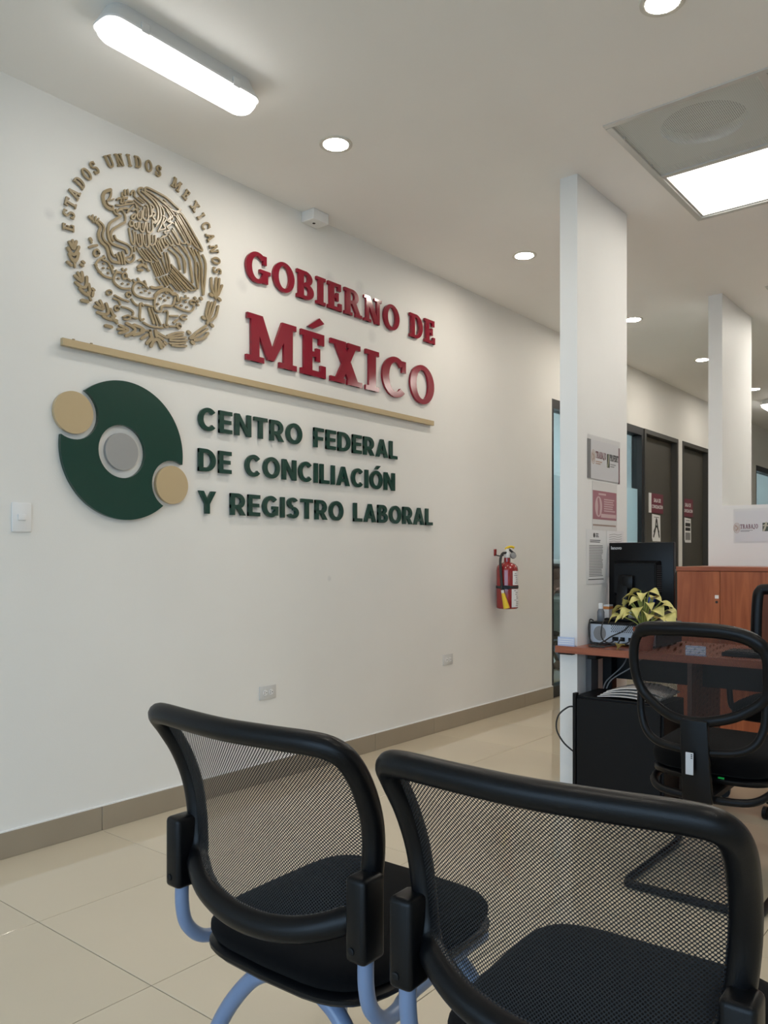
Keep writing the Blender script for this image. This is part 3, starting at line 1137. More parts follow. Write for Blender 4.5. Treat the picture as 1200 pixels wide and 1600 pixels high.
# national emblem of cut gold pieces
EMB = {
    'snake': [(13,-190,210,-216,193,-226,172,-223,150,-213,133,-195,128,-184,129), (8,-189,210,-189,188,-197,169,-207,158), (4,-175,176,-190,167,-207,156), (4,-207,151,-200,143,-184,144), (8,-180,142,-177,127,-167,116,-150,114), (7,-164,135,-160,124,-152,136,-137,141,-123,127,-119,111,-122,92), (10,-142,114,-167,92,-194,66,-203,36,-200,5,-187,-15,-164,-19,-134,-19,-117,-22,-111,-35), (10,-123,93,-150,71,-180,44,-190,23,-187,6,-179,-2), (7,-172,21,-164,7,-137,4,-106,1,-89,-12,-89,-33,-99,-50), (8,-244,58,-229,51,-221,36,-228,8,-220,-13,-197,-26,-189,-47,-180,-63,-169,-68), (11,-249,47,-239,34,-247,5,-239,-22,-213,-37,-202,-57,-197,-79,-180,-92,-150,-88), (10,-289,64,-281,58), (7,-274,74,-276,57,-268,48), (7,-260,72,-263,58,-257,47), (6,-247,69,-254,52)],
    'eagle': [(8,-164,-58,-154,-70,-147,-90), (8,-149,-45,-140,-63,-135,-88), (8,-134,-37,-127,-56,-123,-85), (9,-122,-62,-110,-72,-93,-70,-77,-51,-77,-34), (8,-117,-59,-105,-51), (8,-54,-50,-40,-43,-33,-53), (12,-56,-81,-37,-65,-17,-70), (10,-54,-93,-35,-89), (8,-122,232,-123,211), (7,-108,239,-106,220), (7,-135,216,-134,204,-123,200,-110,205), (7,-75,223,-74,240,-84,243,-91,225), (8,-160,179,-150,188,-140,187,-142,172), (5,-128,190,-130,176,-139,170), (6,-123,176,-110,189,-82,198), (7,-164,154,-144,158,-117,172,-82,189), (8,-147,143,-117,155,-103,155,-110,141), (7,-103,152,-91,167,-82,178), (5,-137,193,-110,199), (5,-72,221,-30,207), (5,-75,206,-37,191), (5,-78,193,-47,175), (5,-67,182,-56,165), (6,-84,157,-68,168,-63,161), (5,-54,224,-23,212), (7,-74,145,-87,133,-89,122,-77,124,-68,145), (7,-58,158,-61,136,-51,127,-40,137,-37,171), (7,-26,193,-30,146,-19,136,-4,148,-7,199,-17,203), (4,-49,158,-50,139), (4,-17,190,-17,153), (7,-91,111,-99,96,-93,86,-80,93), (7,-82,108,-75,86,-60,85,-54,114), (7,-47,116,-47,86,-30,82,-19,126), (7,-12,129,-10,91,2,87,17,103,17,147), (5,-67,107,-66,93), (5,-33,117,-34,93), (5,2,130,2,100), (7,-101,74,-96,46,-87,16,-76,13,-75,46,-82,71), (7,-68,67,-63,29,-50,12,-37,22,-44,67), (7,-33,70,-29,39,-15,19,-1,32,-7,78), (7,2,81,3,46,14,34,31,52,31,84), (4,-55,63,-50,27), (4,-19,71,-17,34), (4,16,82,17,50), (6,-74,2,-74,-16), (6,-67,5,-44,-20,-19,-40,-8,-40), (6,-44,-5,-16,-30,-1,-41,13,-37), (6,-35,6,13,-34), (6,-19,7,31,-26,44,-25), (6,-1,16,42,-20), (6,17,27,57,-8,68,2), (6,31,44,64,4), (6,46,64,70,26), (6,57,79,81,46), (6,72,95,90,66), (7,-17,-53,-8,-78,2,-81), (6,10,-45,39,-95), (6,32,-36,61,-86), (6,46,-22,79,-74), (6,65,-8,94,-65), (6,81,24,102,-58), (6,94,26,107,-11,109,-47), (4,21,-42,49,-91), (4,39,-30,70,-79), (6,39,-105,61,-125), (6,61,-97,90,-127), (6,76,-87,102,-118), (6,90,-80,111,-107), (6,117,-21,249,-92,251,-100,233,-108,213,-106,119,-42), (5,117,-51,209,-109), (5,112,-61,197,-115,186,-126), (5,107,-71,178,-123), (5,104,-82,166,-128), (5,104,-92,151,-127), (4,121,-29,231,-102), (8,-22,263,-20,277,-6,283,34,281,92,274,138,254,168,244), (6,-22,268,8,266,48,255,92,239,123,227,145,229,168,244), (8,-35,272,-50,266,-54,247,-28,232,1,217,12,190,12,166,1,158), (8,-36,258,8,241,37,220,48,196,44,158,30,138), (7,-22,260,26,245,52,225,61,197,59,166,37,128), (7,8,217,24,207,15,188,32,181,19,162,32,152,21,138), (6,34,244,63,226,78,203,72,161,48,109), (5,52,260,85,243,123,218,134,206), (5,63,251,107,244), (5,78,259,123,234), (5,70,232,107,216,126,188), (6,92,217,111,195,96,170,117,166,94,143,107,131,78,114,92,105,63,83), (6,70,185,92,180,74,149,85,133,55,115), (5,123,202,107,172,130,170), (8,145,219,168,230,207,198,247,152,279,117,293,93,263,99,231,122,147,218), (5,163,220,267,105), (7,142,208,180,170,225,113,217,101,199,106,138,179), (7,138,169,195,108,184,95,168,99,128,147), (7,123,136,161,94,149,81,109,116), (7,104,106,126,77,116,65,92,86), (6,81,73,100,61,85,46), (4,145,191,203,113), (4,63,83,78,56), (4,48,78,67,34), (4,37,66,59,20), (8,105,45,147,26,160,-5,167,-29), (5,157,19,166,-16), (8,130,62,178,35,189,3,194,-36), (6,141,67,166,46), (8,166,82,215,39,225,-7,237,-71), (6,186,82,206,57), (8,211,88,251,36,255,-24,268,-90), (6,231,89,249,57), (8,251,86,287,30,291,-40,297,-112), (6,271,83,281,51), (9,295,73,313,38,309,-35,300,-111), (6,219,37,233,-30,237,-69), (6,261,29,275,1,269,-88), (5,182,33,197,5,195,-34)],
    'prickly_pear': [(8,-223,-86,-246,-104,-260,-127,-246,-149,-220,-165,-187,-165), (8,-228,-98,-203,-102,-184,-126,-180,-140), (5,-223,-79,-216,-87), (5,-182,-108,-177,-120), (5,-265,-128,-255,-129), (5,-247,-155,-236,-152), (7,-225,-112,-221,-113), (7,-226,-131,-223,-132), (7,-203,-125,-200,-126), (7,-203,-145,-200,-147), (13,-285,-27,-281,-32), (7,-282,-33,-279,-42), (9,-289,-63,-274,-53), (9,-270,-52,-254,-45), (8,-245,-78,-250,-87,-257,-91,-264,-91,-268,-85,-268,-77,-264,-69,-257,-64,-250,-64,-245,-70,-245,-78), (8,-140,-130,-164,-134,-176,-160,-173,-179,-147,-193,-123,-193,-96,-185), (7,-110,-145,-93,-151), (7,-164,-125,-161,-133), (7,-112,-139,-116,-146,-123,-150,-129,-150,-133,-144,-133,-137,-129,-129,-123,-125,-116,-126,-112,-131,-112,-139), (8,-134,-109,-131,-115), (8,-115,-106,-118,-112), (7,-154,-155,-150,-157), (7,-135,-173,-132,-174), (7,-106,-167,-103,-168), (8,-5,-162,-33,-146,-58,-145,-78,-166,-82,-191,-65,-208,-30,-209,2,-205,28,-197), (6,-82,-143,-74,-152), (7,-58,-131,-50,-142), (7,-23,-133,-15,-148), (7,-51,-169,-47,-170), (7,-31,-160,-28,-161), (7,-40,-186,-37,-187), (7,-19,-174,-16,-176), (7,2,-178,6,-179), (11,11,-151,35,-149,68,-135), (14,33,-182,50,-164,75,-148,90,-141), (9,53,-159,32,-191,28,-225,34,-249,60,-248,65,-226,85,-215,121,-208,134,-186,138,-165), (15,49,-164,81,-143,105,-141,125,-151,140,-149), (7,109,-124,127,-138), (5,102,-152,99,-155,95,-158,91,-158,88,-156,88,-152,91,-149,95,-147,99,-147,102,-149,102,-152), (8,59,-188,63,-190), (8,77,-172,81,-173), (8,83,-190,87,-192), (8,103,-174,107,-175), (8,45,-216,49,-218), (12,150,-153,155,-174), (6,175,-154,167,-181,145,-193), (8,179,-163,213,-149), (7,197,-141,201,-150), (8,138,-205,171,-211,217,-211,238,-197,245,-181), (8,251,-162,246,-168,237,-172,228,-172,223,-169,223,-164,228,-158,237,-154,245,-154,251,-157,251,-162), (8,196,-169,200,-171), (8,173,-192,177,-194), (8,202,-193,206,-194), (12,249,-139,253,-141), (10,265,-149,270,-151), (15,284,-132,289,-134), (10,265,-166,270,-168)],
    'water_glyph': [(6,-186,-228,-190,-234,-197,-238,-205,-238,-209,-234,-209,-228,-205,-222,-198,-218,-190,-218,-186,-222,-186,-228), (7,-170,-233,-137,-241,-103,-243), (7,-177,-248,-154,-251,-144,-267), (8,-95,-214,-99,-220,-104,-224,-110,-223,-114,-219,-114,-213,-110,-207,-105,-204,-99,-204,-95,-208,-95,-214), (8,-152,-287,-156,-293,-161,-296,-167,-295,-170,-291,-170,-285,-167,-279,-162,-276,-156,-276,-153,-281,-152,-287), (7,-89,-229,-75,-244,-58,-250), (7,-137,-274,-106,-274,-82,-282,-82,-296), (7,-130,-316,-110,-305,-93,-308,-110,-323,-127,-324), (7,-86,-307,-61,-307), (9,-30,-243,-38,-235,-45,-243,-45,-269,-47,-296,-40,-311,-28,-302), (7,-21,-237,18,-236), (11,-1,-249,10,-276,24,-308), (7,12,-246,26,-272,42,-312), (7,38,-268,62,-307), (8,-28,-317,10,-326,73,-318), (7,78,-245,89,-237,99,-242,98,-266,93,-294,101,-304,87,-312,78,-302), (7,109,-256,154,-246), (10,132,-280,146,-268), (5,146,-268,158,-259), (7,110,-303,142,-296), (9,169,-291,166,-297,160,-300,154,-299,150,-295,150,-289,153,-283,159,-280,165,-280,169,-284,169,-291), (8,203,-235,181,-236,169,-249,183,-256,201,-250)],
    'oak_branch': [(8,-354,-164,-356,-132), (10,-364,-58,-362,-77), (12,-363,-91,-370,-82,-378,-69), (12,-357,-89,-353,-76,-348,-58), (12,-361,-116,-374,-109,-385,-95), (12,-355,-113,-345,-98,-337,-77), (12,-359,-143,-368,-135,-378,-117), (12,-353,-141,-345,-127,-339,-103), (8,-282,-282,-299,-253), (11,-341,-183,-331,-201), (12,-326,-215,-339,-209,-353,-199), (12,-321,-211,-320,-196,-323,-177), (12,-312,-238,-331,-236,-350,-226), (12,-307,-234,-301,-215,-301,-191), (12,-296,-264,-312,-260,-332,-246), (12,-291,-260,-288,-243,-292,-218), (8,-158,-350,-188,-330), (11,-257,-285,-240,-297), (12,-230,-307,-245,-306,-264,-303), (12,-225,-302,-230,-289,-239,-274), (12,-207,-322,-227,-327,-252,-325), (12,-202,-317,-203,-299,-211,-279), (12,-181,-339,-199,-341,-225,-335), (12,-176,-334,-179,-319,-192,-298), (8,5,-346,-44,-355), (11,-155,-374,-127,-369), (12,-108,-369,-125,-379,-148,-389), (12,-107,-363,-124,-359,-146,-356), (13,-71,-362,-89,-379,-116,-394), (13,-71,-356,-87,-346,-113,-340), (13,-28,-355,-46,-368,-79,-382), (13,-28,-349,-45,-342,-76,-339), (12,-386,-152,-378,-155), (10,-377,-158,-369,-161), (11,-320,-132,-313,-135), (11,-327,-146,-319,-149), (11,-275,-232,-267,-236), (11,-272,-247,-275,-262), (14,-322,-292,-297,-291), (12,-178,-318,-170,-322), (13,-178,-339,-162,-340), (13,-214,-372,-186,-372)],
    'laurel_branch': [(11,347,-21,350,-68,372,-107), (12,378,-13,372,-62,374,-110), (11,395,-12,389,-66,378,-106), (11,412,-39,388,-91), (16,341,-99,351,-103), (15,390,-108,400,-112), (11,331,-139,316,-198,323,-224), (12,370,-128,347,-190,321,-243), (11,388,-144,372,-197,337,-229), (10,350,-137,331,-194,329,-227), (15,296,-219,306,-223), (15,345,-243,355,-247), (11,316,-254,261,-297,222,-334), (10,323,-269,276,-305,230,-334), (13,327,-288,296,-320,247,-337), (16,212,-306,221,-310), (16,232,-349,242,-353), (10,38,-345,81,-356,113,-354), (9,99,-347,137,-328,184,-315), (9,107,-352,151,-335,184,-326), (10,110,-358,155,-346,199,-335), (9,110,-367,160,-359,205,-347), (9,110,-380,155,-373,195,-362), (9,123,-387,165,-383,201,-374), (15,5,-346,11,-369), (15,34,-340,38,-362), (15,-10,-404,16,-374), (15,11,-413,27,-383,47,-379,65,-408), (11,50,-375,79,-399), (12,-39,-390,-9,-366), (14,81,-382,90,-386), (12,45,-360,72,-370)],
}
em = thing('wall_emblem', 'cut gold eagle-and-snake emblem ringed by ESTADOS UNIDOS MEXICANOS lettering', 'emblem', (0, 2.1188, 2.4993))
for gname, strokes in EMB.items():
    bm = B()
    for i, s in enumerate(strokes):
        pts = [(s[1 + 2 * k] / 1000, s[2 + 2 * k] / 1000) for k in range((len(s) - 1) // 2)]
        ribbon(bm, pts, s[0] / 1000, on_x(0, 0, 0), .003, .0125 + (i % 9) * .00015)
    obj(gname, bm, M_GOLD, em)
RING = 'ESTADOSUNIDOSMEXICANOS'
ANG = [-178.5, 173.3, 166.5, 159.0, 150.4, 142.0, 134.0, 120.8, 112.6, 105.2, 98.4, 90.2, 82.5, 67.4, 58.2, 48.9, 41.6, 34.6, 26.8, 18.6, 10.6, 3.6]
for ch, a in zip(RING, ANG):
    bm = B()
    w = GLYPH[ch][0]
    ar = math.radians(a)
    R0, cap = .3575, .050
    sx = .88

    def fm(u, v, d, ar=ar, w=w):
        lx = (u - w / 2) * cap * sx
        ly = R0 + v * cap
        # tangent points clockwise so the word reads left to right over the top
        return (d, ly * math.cos(ar) + lx * math.sin(ar), ly * math.sin(ar) - lx * math.cos(ar))
    glyph_mesh(bm, ch, fm, .003, .0125)
    obj('letter', bm, M_GOLD, em)

# ------------------------------------------------------------------ small wall fittings
t = thing('light_switch', 'white rocker light switch on the lettered wall', 'switch', (0, 1.545, 1.304))
bx('plate', M_SWITCH, t, 0, .007, -.039, .039, -.057, .057, .003, 2)
bx('rocker', M_SWITCH, t, .006, .0125, -.017, .015, -.012, .012, .002, 2)
for (yy, zz, lb) in ((2.834, .457, 'grey duplex wall outlet nearer the waiting chairs'), (4.458, .464, 'grey duplex wall outlet below the fire extinguisher')):
    t = thing('wall_outlet', lb, 'outlet', (0, yy, zz), 0, 'outlets on the left wall')
    bx('plate', M_OUTLET, t, 0, .006, -.057, .057, -.035, .035, .0025, 2)
    for s in (-.02, .02):
        bm = B()
        prism(bm, [(s + .0145 * math.cos(2 * math.pi * k / 20), .0145 * math.sin(2 * math.pi * k / 20)) for k in range(20)], on_x(0, 0, 0), .004, .0085)
        so = obj('socket', bm, M_SWITCH, t)
        bm = B()
        for (a, b) in ((-.006, -.005), (-.006, .005)):
            box(bm, .0083, .0088, s + a - .004, s + a + .004, b - .0012, b + .0012)
        box(bm, .0083, .0088, s + .005, s + .010, -.0025, .0025)
        obj('slot', bm, M_INK, so)

# sensor box in the wall-ceiling corner
t = thing('sensor_box', 'small white sensor box in the corner of wall and ceiling', 'sensor', (0.05, 3.14, 2.944))
bx('case', M_WHITE, t, -.0495, .042, -.06, .055, 0, .0555, .002, 1)
bm = B()
lathe(bm, [(.008, -.002), (.008, .003)], 14, (-.005, -.01, 0))
obj('lens', bm, M_INK, t)

# fire extinguisher
t = thing('fire_extinguisher', 'red fire extinguisher with yellow nozzle hung on the wall', 'extinguisher', (.105, 5.06, .78))
bm = B()
lathe(bm, [(.070, 0), (.077, .006), (.078, .02), (.078, .275), (.074, .300), (.060, .318), (.035, .330), (.024, .335), (.023, .365)], 32)
obj('cylinder', bm, M_EXT, t, True)
bm = B()
lathe(bm, [(.079, .145), (.080, .147), (.080, .163), (.079, .165)], 32, cap=False)
obj('strap', bm, M_INK, t, True)
bx('buckle', M_BLACKP, t, .012, .066, -.087, -.074, .142, .168, .003, 1, Matrix.Rotation(math.radians(29), 3, 'Z'))
# paper label wrapped on the side turned to the room
bm = B()
for (z0, z1, a0, a1) in ((.170, .270, -30, 42), (.012, .142, -36, 42)):
    n = 12
    A = [[bm.verts.new((.0786 * math.cos(math.radians(a0 + (a1 - a0) * k / n)), .0786 * math.sin(math.radians(a0 + (a1 - a0) * k / n)), z)) for k in range(n + 1)] for z in (z0, z1)]
    for k in range(n):
        bm.faces.new((A[0][k], A[0][k + 1], A[1][k + 1], A[1][k]))
lbo = obj('label', bm, M_PAPER, t, True)
bm = B()
random.seed(5)
for r in range(18):
    z = .02 + r * .0135
    if .135 < z < .175:
        continue
    a0 = random.uniform(-22, -4)
    a1 = a0 + random.uniform(10, 28)
    A = [[bm.verts.new((.0789 * math.cos(math.radians(a0 + (a1 - a0) * k / 4)), .0789 * math.sin(math.radians(a0 + (a1 - a0) * k / 4)), zz)) for k in range(5)] for zz in (z, z + .005)]
    for k in range(4):
        bm.faces.new((A[0][k], A[0][k + 1], A[1][k + 1], A[1][k]))
obj('print', bm, M_INKG, lbo)
bm = B()
lathe(bm, [(.024, .365), (.026, .372), (.022, .40), (.015, .41), (.015, .43)], 18)
obj('valve', bm, mat('white_valve', (.7, .7, .68), rough=.35), t, True)
bm = B()
tube(bm, catmull([(-.012, -.008, .426), (.006, .005, .440), (.024, .018, .444), (.040, .030, .436)]), .013, 8, ry=.009)
obj('squeeze_handle', bm, M_YELLOW, t, True)
bm = B()
tube(bm, catmull([(.01, .01, .425), (.03, .022, .405), (.044, .034, .392)]), .008, 8)
obj('carry_handle', bm, M_INK, t, True)
bm = B()
lathe(bm, [(.023, 0), (.023, .012), (.018, .014)], 18)
bmesh.ops.rotate(bm, verts=bm.verts, matrix=Matrix.Rotation(math.radians(70), 3, 'Y') )
bmesh.ops.rotate(bm, verts=bm.verts, matrix=Matrix.Rotation(math.radians(-30), 3, 'Z'))
bmesh.ops.translate(bm, verts=bm.verts, vec=(.040, .010, .378))
obj('gauge', bm, M_INKG, t, True)
bm = B()
hp = catmull([(0, -.012, .400), (-.008, -.055, .392), (-.004, -.088, .345), (.002, -.091, .27), (.008, -.091, .19), (.014, -.090, .135)], 8)
tube(bm, hp, .0095, 10)
obj('hose', bm, M_INK, t, True)
bm = B()
tube(bm, [Vector((.014, -.090, .135)), Vector((.017, -.090, .118)), Vector((.019, -.090, .112))], .011, 12)
obj('hose_collar', bm, mat('white_valve', (.7, .7, .68)), t, True)
bm = B()
tube(bm, [Vector((.019, -.090, .113)), Vector((.034, -.090, .06)), Vector((.048, -.089, .006))], .011, 14, rfun=lambda f: 1.1 + f * 1.0)
obj('nozzle', bm, M_YELLOW, t, True)
bk = bx('wall_hook', M_EXT, t, -.105, -.098, -.012, .018, .378, .428, .002, 1)
bm = B()
tube(bm, catmull([(-.098, 0, .385), (-.06, 0, .378), (-.012, 0, .385)]), .004, 8)
obj('hook_arm', bm, M_INK, bk, True)
bx('bracket', M_EXT, t, -.105, -.055, .045, .075, .06, .15)

# ------------------------------------------------------------------ notices on column, half wall and doors
def flat(name, m, parent, fm, u0, u1, v0, v1, d0, d1):
    bm = B()
    prism(bm, [(u0, v0), (u1, v0), (u1, v1), (u0, v1)], fm, d0, d1)
    return obj(name, bm, m, parent)


def lines(name, m, parent, fm, u0, u1, v0, v1, n, h, d, seed=1, ragged=.35):
    """rows of tiny print too small to read"""
    rnd = random.Random(seed)
    bm = B()
    for k in range(n):
        v = v1 - (v1 - v0) * (k + .5) / n
        e = u1 - (u1 - u0) * (rnd.random() * ragged)
        prism(bm, [(u0, v - h / 2), (e, v - h / 2), (e, v + h / 2), (u0, v + h / 2)], fm, d, d + .0003)
    return obj(name, bm, m, parent)


def eagle_seal(parent, fm, cu, cv, r, m, d):
    """small line-printed oval seal"""
    bm = B()
    for k in range(3):
        rr = r * (1 - .27 * k)
        ribbon(bm, [(cu + rr * .62 * math.cos(a), cv + rr * math.sin(a)) for a in [2 * math.pi * i / 14 for i in range(15)]], r * .10, fm, d, d + .0003)
    ribbon(bm, [(cu - r * .2, cv + r * .5), (cu + r * .1, cv), (cu - r * .1, cv - r * .5)], r * .25, fm, d, d + .0004)
    return obj('seal', bm, m, parent)


XC = 1.341
# 1: TRABAJO / PROFEDET sheet in a sleeve
t = thing('poster', 'white TRABAJO and PROFEDET sheet in plastic sleeve, topmost on the poster column', 'poster', (XC, 3.712, 1.536))
fm = on_x(0, 0, 0)
flat('sheet', M_PAPER, t, fm, .045, .385, .006, .200, .001, .003)
flat('print', M_INKG, t, fm, .008, .045, .006, .200, .001, .0028)
flat('print', M_MAROON, t, fm, .385, .400, .0, .190, .001, .0028)
sl = flat('plastic_sleeve', M_SLEEVE, t, fm, 0, .402, -.004, .222, .0046, .005)
slab_line('TRABAJO', .125, .034, lambda: on_x(0, .10, .112), M_MAROON, t, .0028, .0036)
slab_line('PROFEDET', .105, .034, lambda: on_x(0, .275, .112), M_INK, t, .0028, .0036)
lines('fine_print', mat('orange_ink', (.5, .28, .18)), t, on_x(0, 0, 0), .10, .18, .08, .10, 2, .004, .0031)
lines('fine_print', M_INKG, t, on_x(0, 0, 0), .278, .35, .078, .10, 2, .004, .0031)
eagle_seal(t, on_x(0, 0, 0), .072, .115, .034, mat('tan_ink', (.55, .42, .34)), .0031)
pf = flat('picture', mat('dark_green_print', (.06, .08, .05)), t, fm, .237, .270, .075, .145, .003, .0034)
bm = B()
ribbon(bm, [(.245, .08), (.254, .11), (.258, .14)], .008, fm, .0034, .0038)
obj('picture_figure', bm, mat('cream_print', (.55, .52, .38)), pf)
# 2: faded maroon flyer
t = thing('poster', 'faded maroon flyer with oval portrait, below the TRABAJO sheet on the column', 'poster', (XC, 3.778, 1.285))
flat('sheet', mat('grey_paper', (.66, .65, .64)), t, fm, 0, .300, 0, .245, .001, .0022)
flat('print', M_PINK, t, fm, .002, .292, .055, .200, .0022, .0026)
flat('header_line', mat('brown_ink', (.33, .25, .21)), t, fm, .005, .285, .022, .030, .0022, .0026)
bm = B()
prism(bm, [(.07 + .042 * math.cos(2 * math.pi * k / 24), .120 + .052 * math.sin(2 * math.pi * k / 24)) for k in range(24)], fm, .0026, .0030)
pt = obj('oval_portrait', bm, M_PINKL, t)
bm = B()
ribbon(bm, [(.07, .085), (.075, .12), (.068, .155)], .022, fm, .0030, .0033)
obj('portrait_figure', bm, M_PINK, pt)
lines('text_block', M_PINKL, t, fm, .135, .275, .095, .165, 6, .006, .0026, 3)
lines('title', M_PINKL, t, fm, .07, .16, .178, .190, 1, .009, .0026, 3, 0)
flat('footer', M_PINKL, t, fm, .10, .285, .066, .085, .0026, .0029)
# 3 and 4: typed notices
t = thing('poster', 'tall white typed notice at the left bottom of the poster column', 'poster', (XC, 3.709, 1.016))
flat('sheet', M_PAPER, t, fm, 0, .225, 0, .272, .001, .002)
lines('text_block', M_INKG, t, fm, .03, .195, .035, .195, 20, .0042, .002, 4, .12)
lines('title', M_INK, t, fm, .04, .19, .205, .222, 2, .0038, .002, 5, .3)
lines('title', M_INK, t, fm, .02, .20, .018, .026, 1, .004, .002, 5, .0)
bm = B()
prism(bm, [(.088 + .010 * math.cos(2 * math.pi * k / 16), .243 + .012 * math.sin(2 * math.pi * k / 16)) for k in range(16)], fm, .002, .0025)
obj('logo', bm, M_INK, t)
lines('logo_text', M_INK, t, fm, .105, .15, .232, .255, 3, .004, .002, 6)
t = thing('poster', 'white notice with slanted handwriting half behind the monitor on the column', 'poster', (XC, 3.950, 1.05))
flat('sheet', M_PAPER, t, fm, 0, .215, 0, .238, .001, .002)
bm = B()
for k in range(4):
    z = .218 - k * .012
    ribbon(bm, [(.03, z - .004), (.09, z + .001), (.14, z - .002), (.19, z + .003)], .0022, fm, .002, .0024)
obj('handwriting', bm, M_INKG, t)
# 5: half-wall poster
t = thing('poster', 'white TRABAJO poster in a plastic sleeve on the half wall', 'poster', (1.425, 5.885, 1.245))
fy = on_y(0, 0, 0)
flat('sheet', M_PAPER, t, fy, .012, .60, .01, .222, .001, .003)
flat('plastic_sleeve', M_SLEEVE, t, fy, 0, .612, .0, .238, .0046, .005)
slab_line('TRABAJO', .115, .030, lambda: on_y(0, .044, .100), mat('plum_ink', (.16, .04, .07)), t, .0028, .0036)
lines('fine_print', M_INKG, t, fy, .046, .13, .078, .092, 2, .0035, .0031)
eagle_seal(t, fy, .022, .106, .034, mat('tan_ink', (.55, .42, .34)), .0031)
pf = flat('picture', mat('dark_green_print', (.06, .08, .05)), t, fy, .188, .245, .080, .138, .003, .0034)
bm = B()
ribbon(bm, [(.196, .085), (.206, .11), (.212, .138)], .012, fy, .0034, .0038)
ribbon(bm, [(.193, .118), (.206, .124), (.222, .116)], .008, fy, .0034, .0039)
obj('picture_figure', bm, mat('cream_print', (.55, .52, .38)), pf)

# door name plates and taped notices; the leaf face is at x = -0.055
for (y0, which) in ((8.19, 'nearer'), (9.15, 'farther')):
    t = thing('door_sign', 'maroon SALA DE CONCILIACI\u00d3N plate on the %s charcoal door' % which, 'sign', (-.055, y0, 1.61), 0, 'name plates on the doors')
    flat('plate', M_MAROON, t, fm, .06, .40, 0, .205, .0, .006)
    flat('white_strip', M_PAPER, t, fm, 0, .06, 0, .205, .0, .007)
    sans_line('SALA DE', .20, .040, lambda: on_x(0, .13, .115), M_PAPER, t, .0055, .007, 0.004, True)
    sans_line('CONCILIACI\u00d3N', .31, .036, lambda: on_x(0, .075, .050), M_PAPER, t, .0055, .007, 0.004, True)
for (y0, w, which, lb) in ((8.285, .24, 0, 'black-and-white sketched flyer taped under the nearer door plate'), (9.275, .225, 1, 'photo strip flyer taped under the farther door plate')):
    t = thing('door_flyer', lb, 'flyer', (-.055, y0, 1.315), 0, 'flyers taped on the doors')
    bm = B()
    prism(bm, [(.02, 0), (w, .0), (w - .01, .275), (0, .285), (0, .03)], fm, 0, .002)
    obj('sheet', bm, M_PAPER, t)
    lines('title', M_INKG, t, fm, .05, w - .05, .245, .262, 1, .008, .002, 2, 0)
    if which == 0:
        bm = B()
        ribbon(bm, [(.04, .05), (.09, .13), (.12, .24), (.16, .14), (.2, .05)], .028, fm, .002, .0026)
        ribbon(bm, [(.05, .10), (.12, .16), (.19, .10)], .022, fm, .002, .0028)
        obj('drawing', bm, M_INK, t)
    else:
        flat('photo', M_INK, t, fm, .03, w - .03, .185, .225, .002, .0026)
        flat('photo', M_INK, t, fm, .03, w - .03, .135, .172, .002, .0026)
        flat('photo', M_INKG, t, fm, .03, w - .03, .03, .115, .002, .0026)

# ================================================================== WAITING CHAIRS
def coons(bm, bot, top, lef, rig, nu, nv, uvl):
    """surface spanning four boundary curves given as functions of 0..1; UV in metres"""
    c00, c10, c01, c11 = bot(0), bot(1), top(0), top(1)
    G = []
    for j in range(nv + 1):
        v = j / nv
        row = []
        for i in range(nu + 1):
            u = i / nu
            p = (1 - v) * bot(u) + v * top(u) + (1 - u) * lef(v) + u * rig(v) - ((1 - u) * (1 - v) * c00 + u * (1 - v) * c10 + (1 - u) * v * c01 + u * v * c11)
            row.append(bm.verts.new(p))
        G.append(row)
    for j in range(nv):
        for i in range(nu):
            bm.faces.new((G[j][i], G[j][i + 1], G[j + 1][i + 1], G[j + 1][i]))
    uv = bm.loops.layers.uv.verify()
    for f in bm.faces:
        for l in f.loops:
            l[uvl].uv = (l.vert.co.x, l.vert.co.z * 1.03) if uvl else (l.vert.co.x, l.vert.co.z)
    return G


def curve_fn(pts):
    L = [0.0]
    for a, b in zip(pts, pts[1:]):
        L.append(L[-1] + (b - a).length)

    def f(t):
        s = t * L[-1]
        for k in range(len(pts) - 1):
            if s <= L[k + 1] + 1e-9:
                w = (s - L[k]) / max(L[k + 1] - L[k], 1e-9)
                return pts[k].lerp(pts[k + 1], min(max(w, 0), 1))
        return pts[-1].copy()
    return f


def net_panel(name, m, parent, bot, top, lef, rig, nu=28, nv=22):
    bm = B()
    uvl = bm.loops.layers.uv.new('UVMap')
    coons(bm, curve_fn(bot), curve_fn(top), curve_fn(lef), curve_fn(rig), nu, nv, uvl)
    return obj(name, bm, m, parent, True)


def seat_pad(bm, W, D, y0, z0, h, n=40, bulge=.03, dome=.02, taper=.9):
    """rounded upholstered pad; y0 is the rear edge, W full width at the front"""
    loop = []
    for k in range(n):
        a = 2 * math.pi * k / n
        c, s = math.cos(a), math.sin(a)
        e = .42
        x = math.copysign(abs(c) ** e, c) * W / 2
        y = math.copysign(abs(s) ** e, s) * D / 2
        x *= taper + (1 - taper) * ((y / D) + .5)
        if y < 0:
            y -= bulge * (1 - (2 * x / W) ** 2)
        loop.append((x, y + y0 + D / 2))
    cx, cy = 0, y0 + D / 2
    secs = [(.92, 0), (.98, .10), (1.0, .35), (1.0, .62), (.975, .84), (.90, 1.0), (.70, 1.0 + dome / h * .6), (.40, 1.0 + dome / h * .9), (.15, 1 + dome / h)]
    R = [[bm.verts.new((cx + (x - cx) * f, cy + (y - cy) * f, z0 + h * z)) for x, y in loop] for f, z in secs]
    for A, Q in zip(R, R[1:]):
        for k in range(n):
            bm.faces.new((A[k], A[(k + 1) % n], Q[(k + 1) % n], Q[k]))
    bm.faces.new(R[0][::-1])
    bm.faces.new(R[-1])


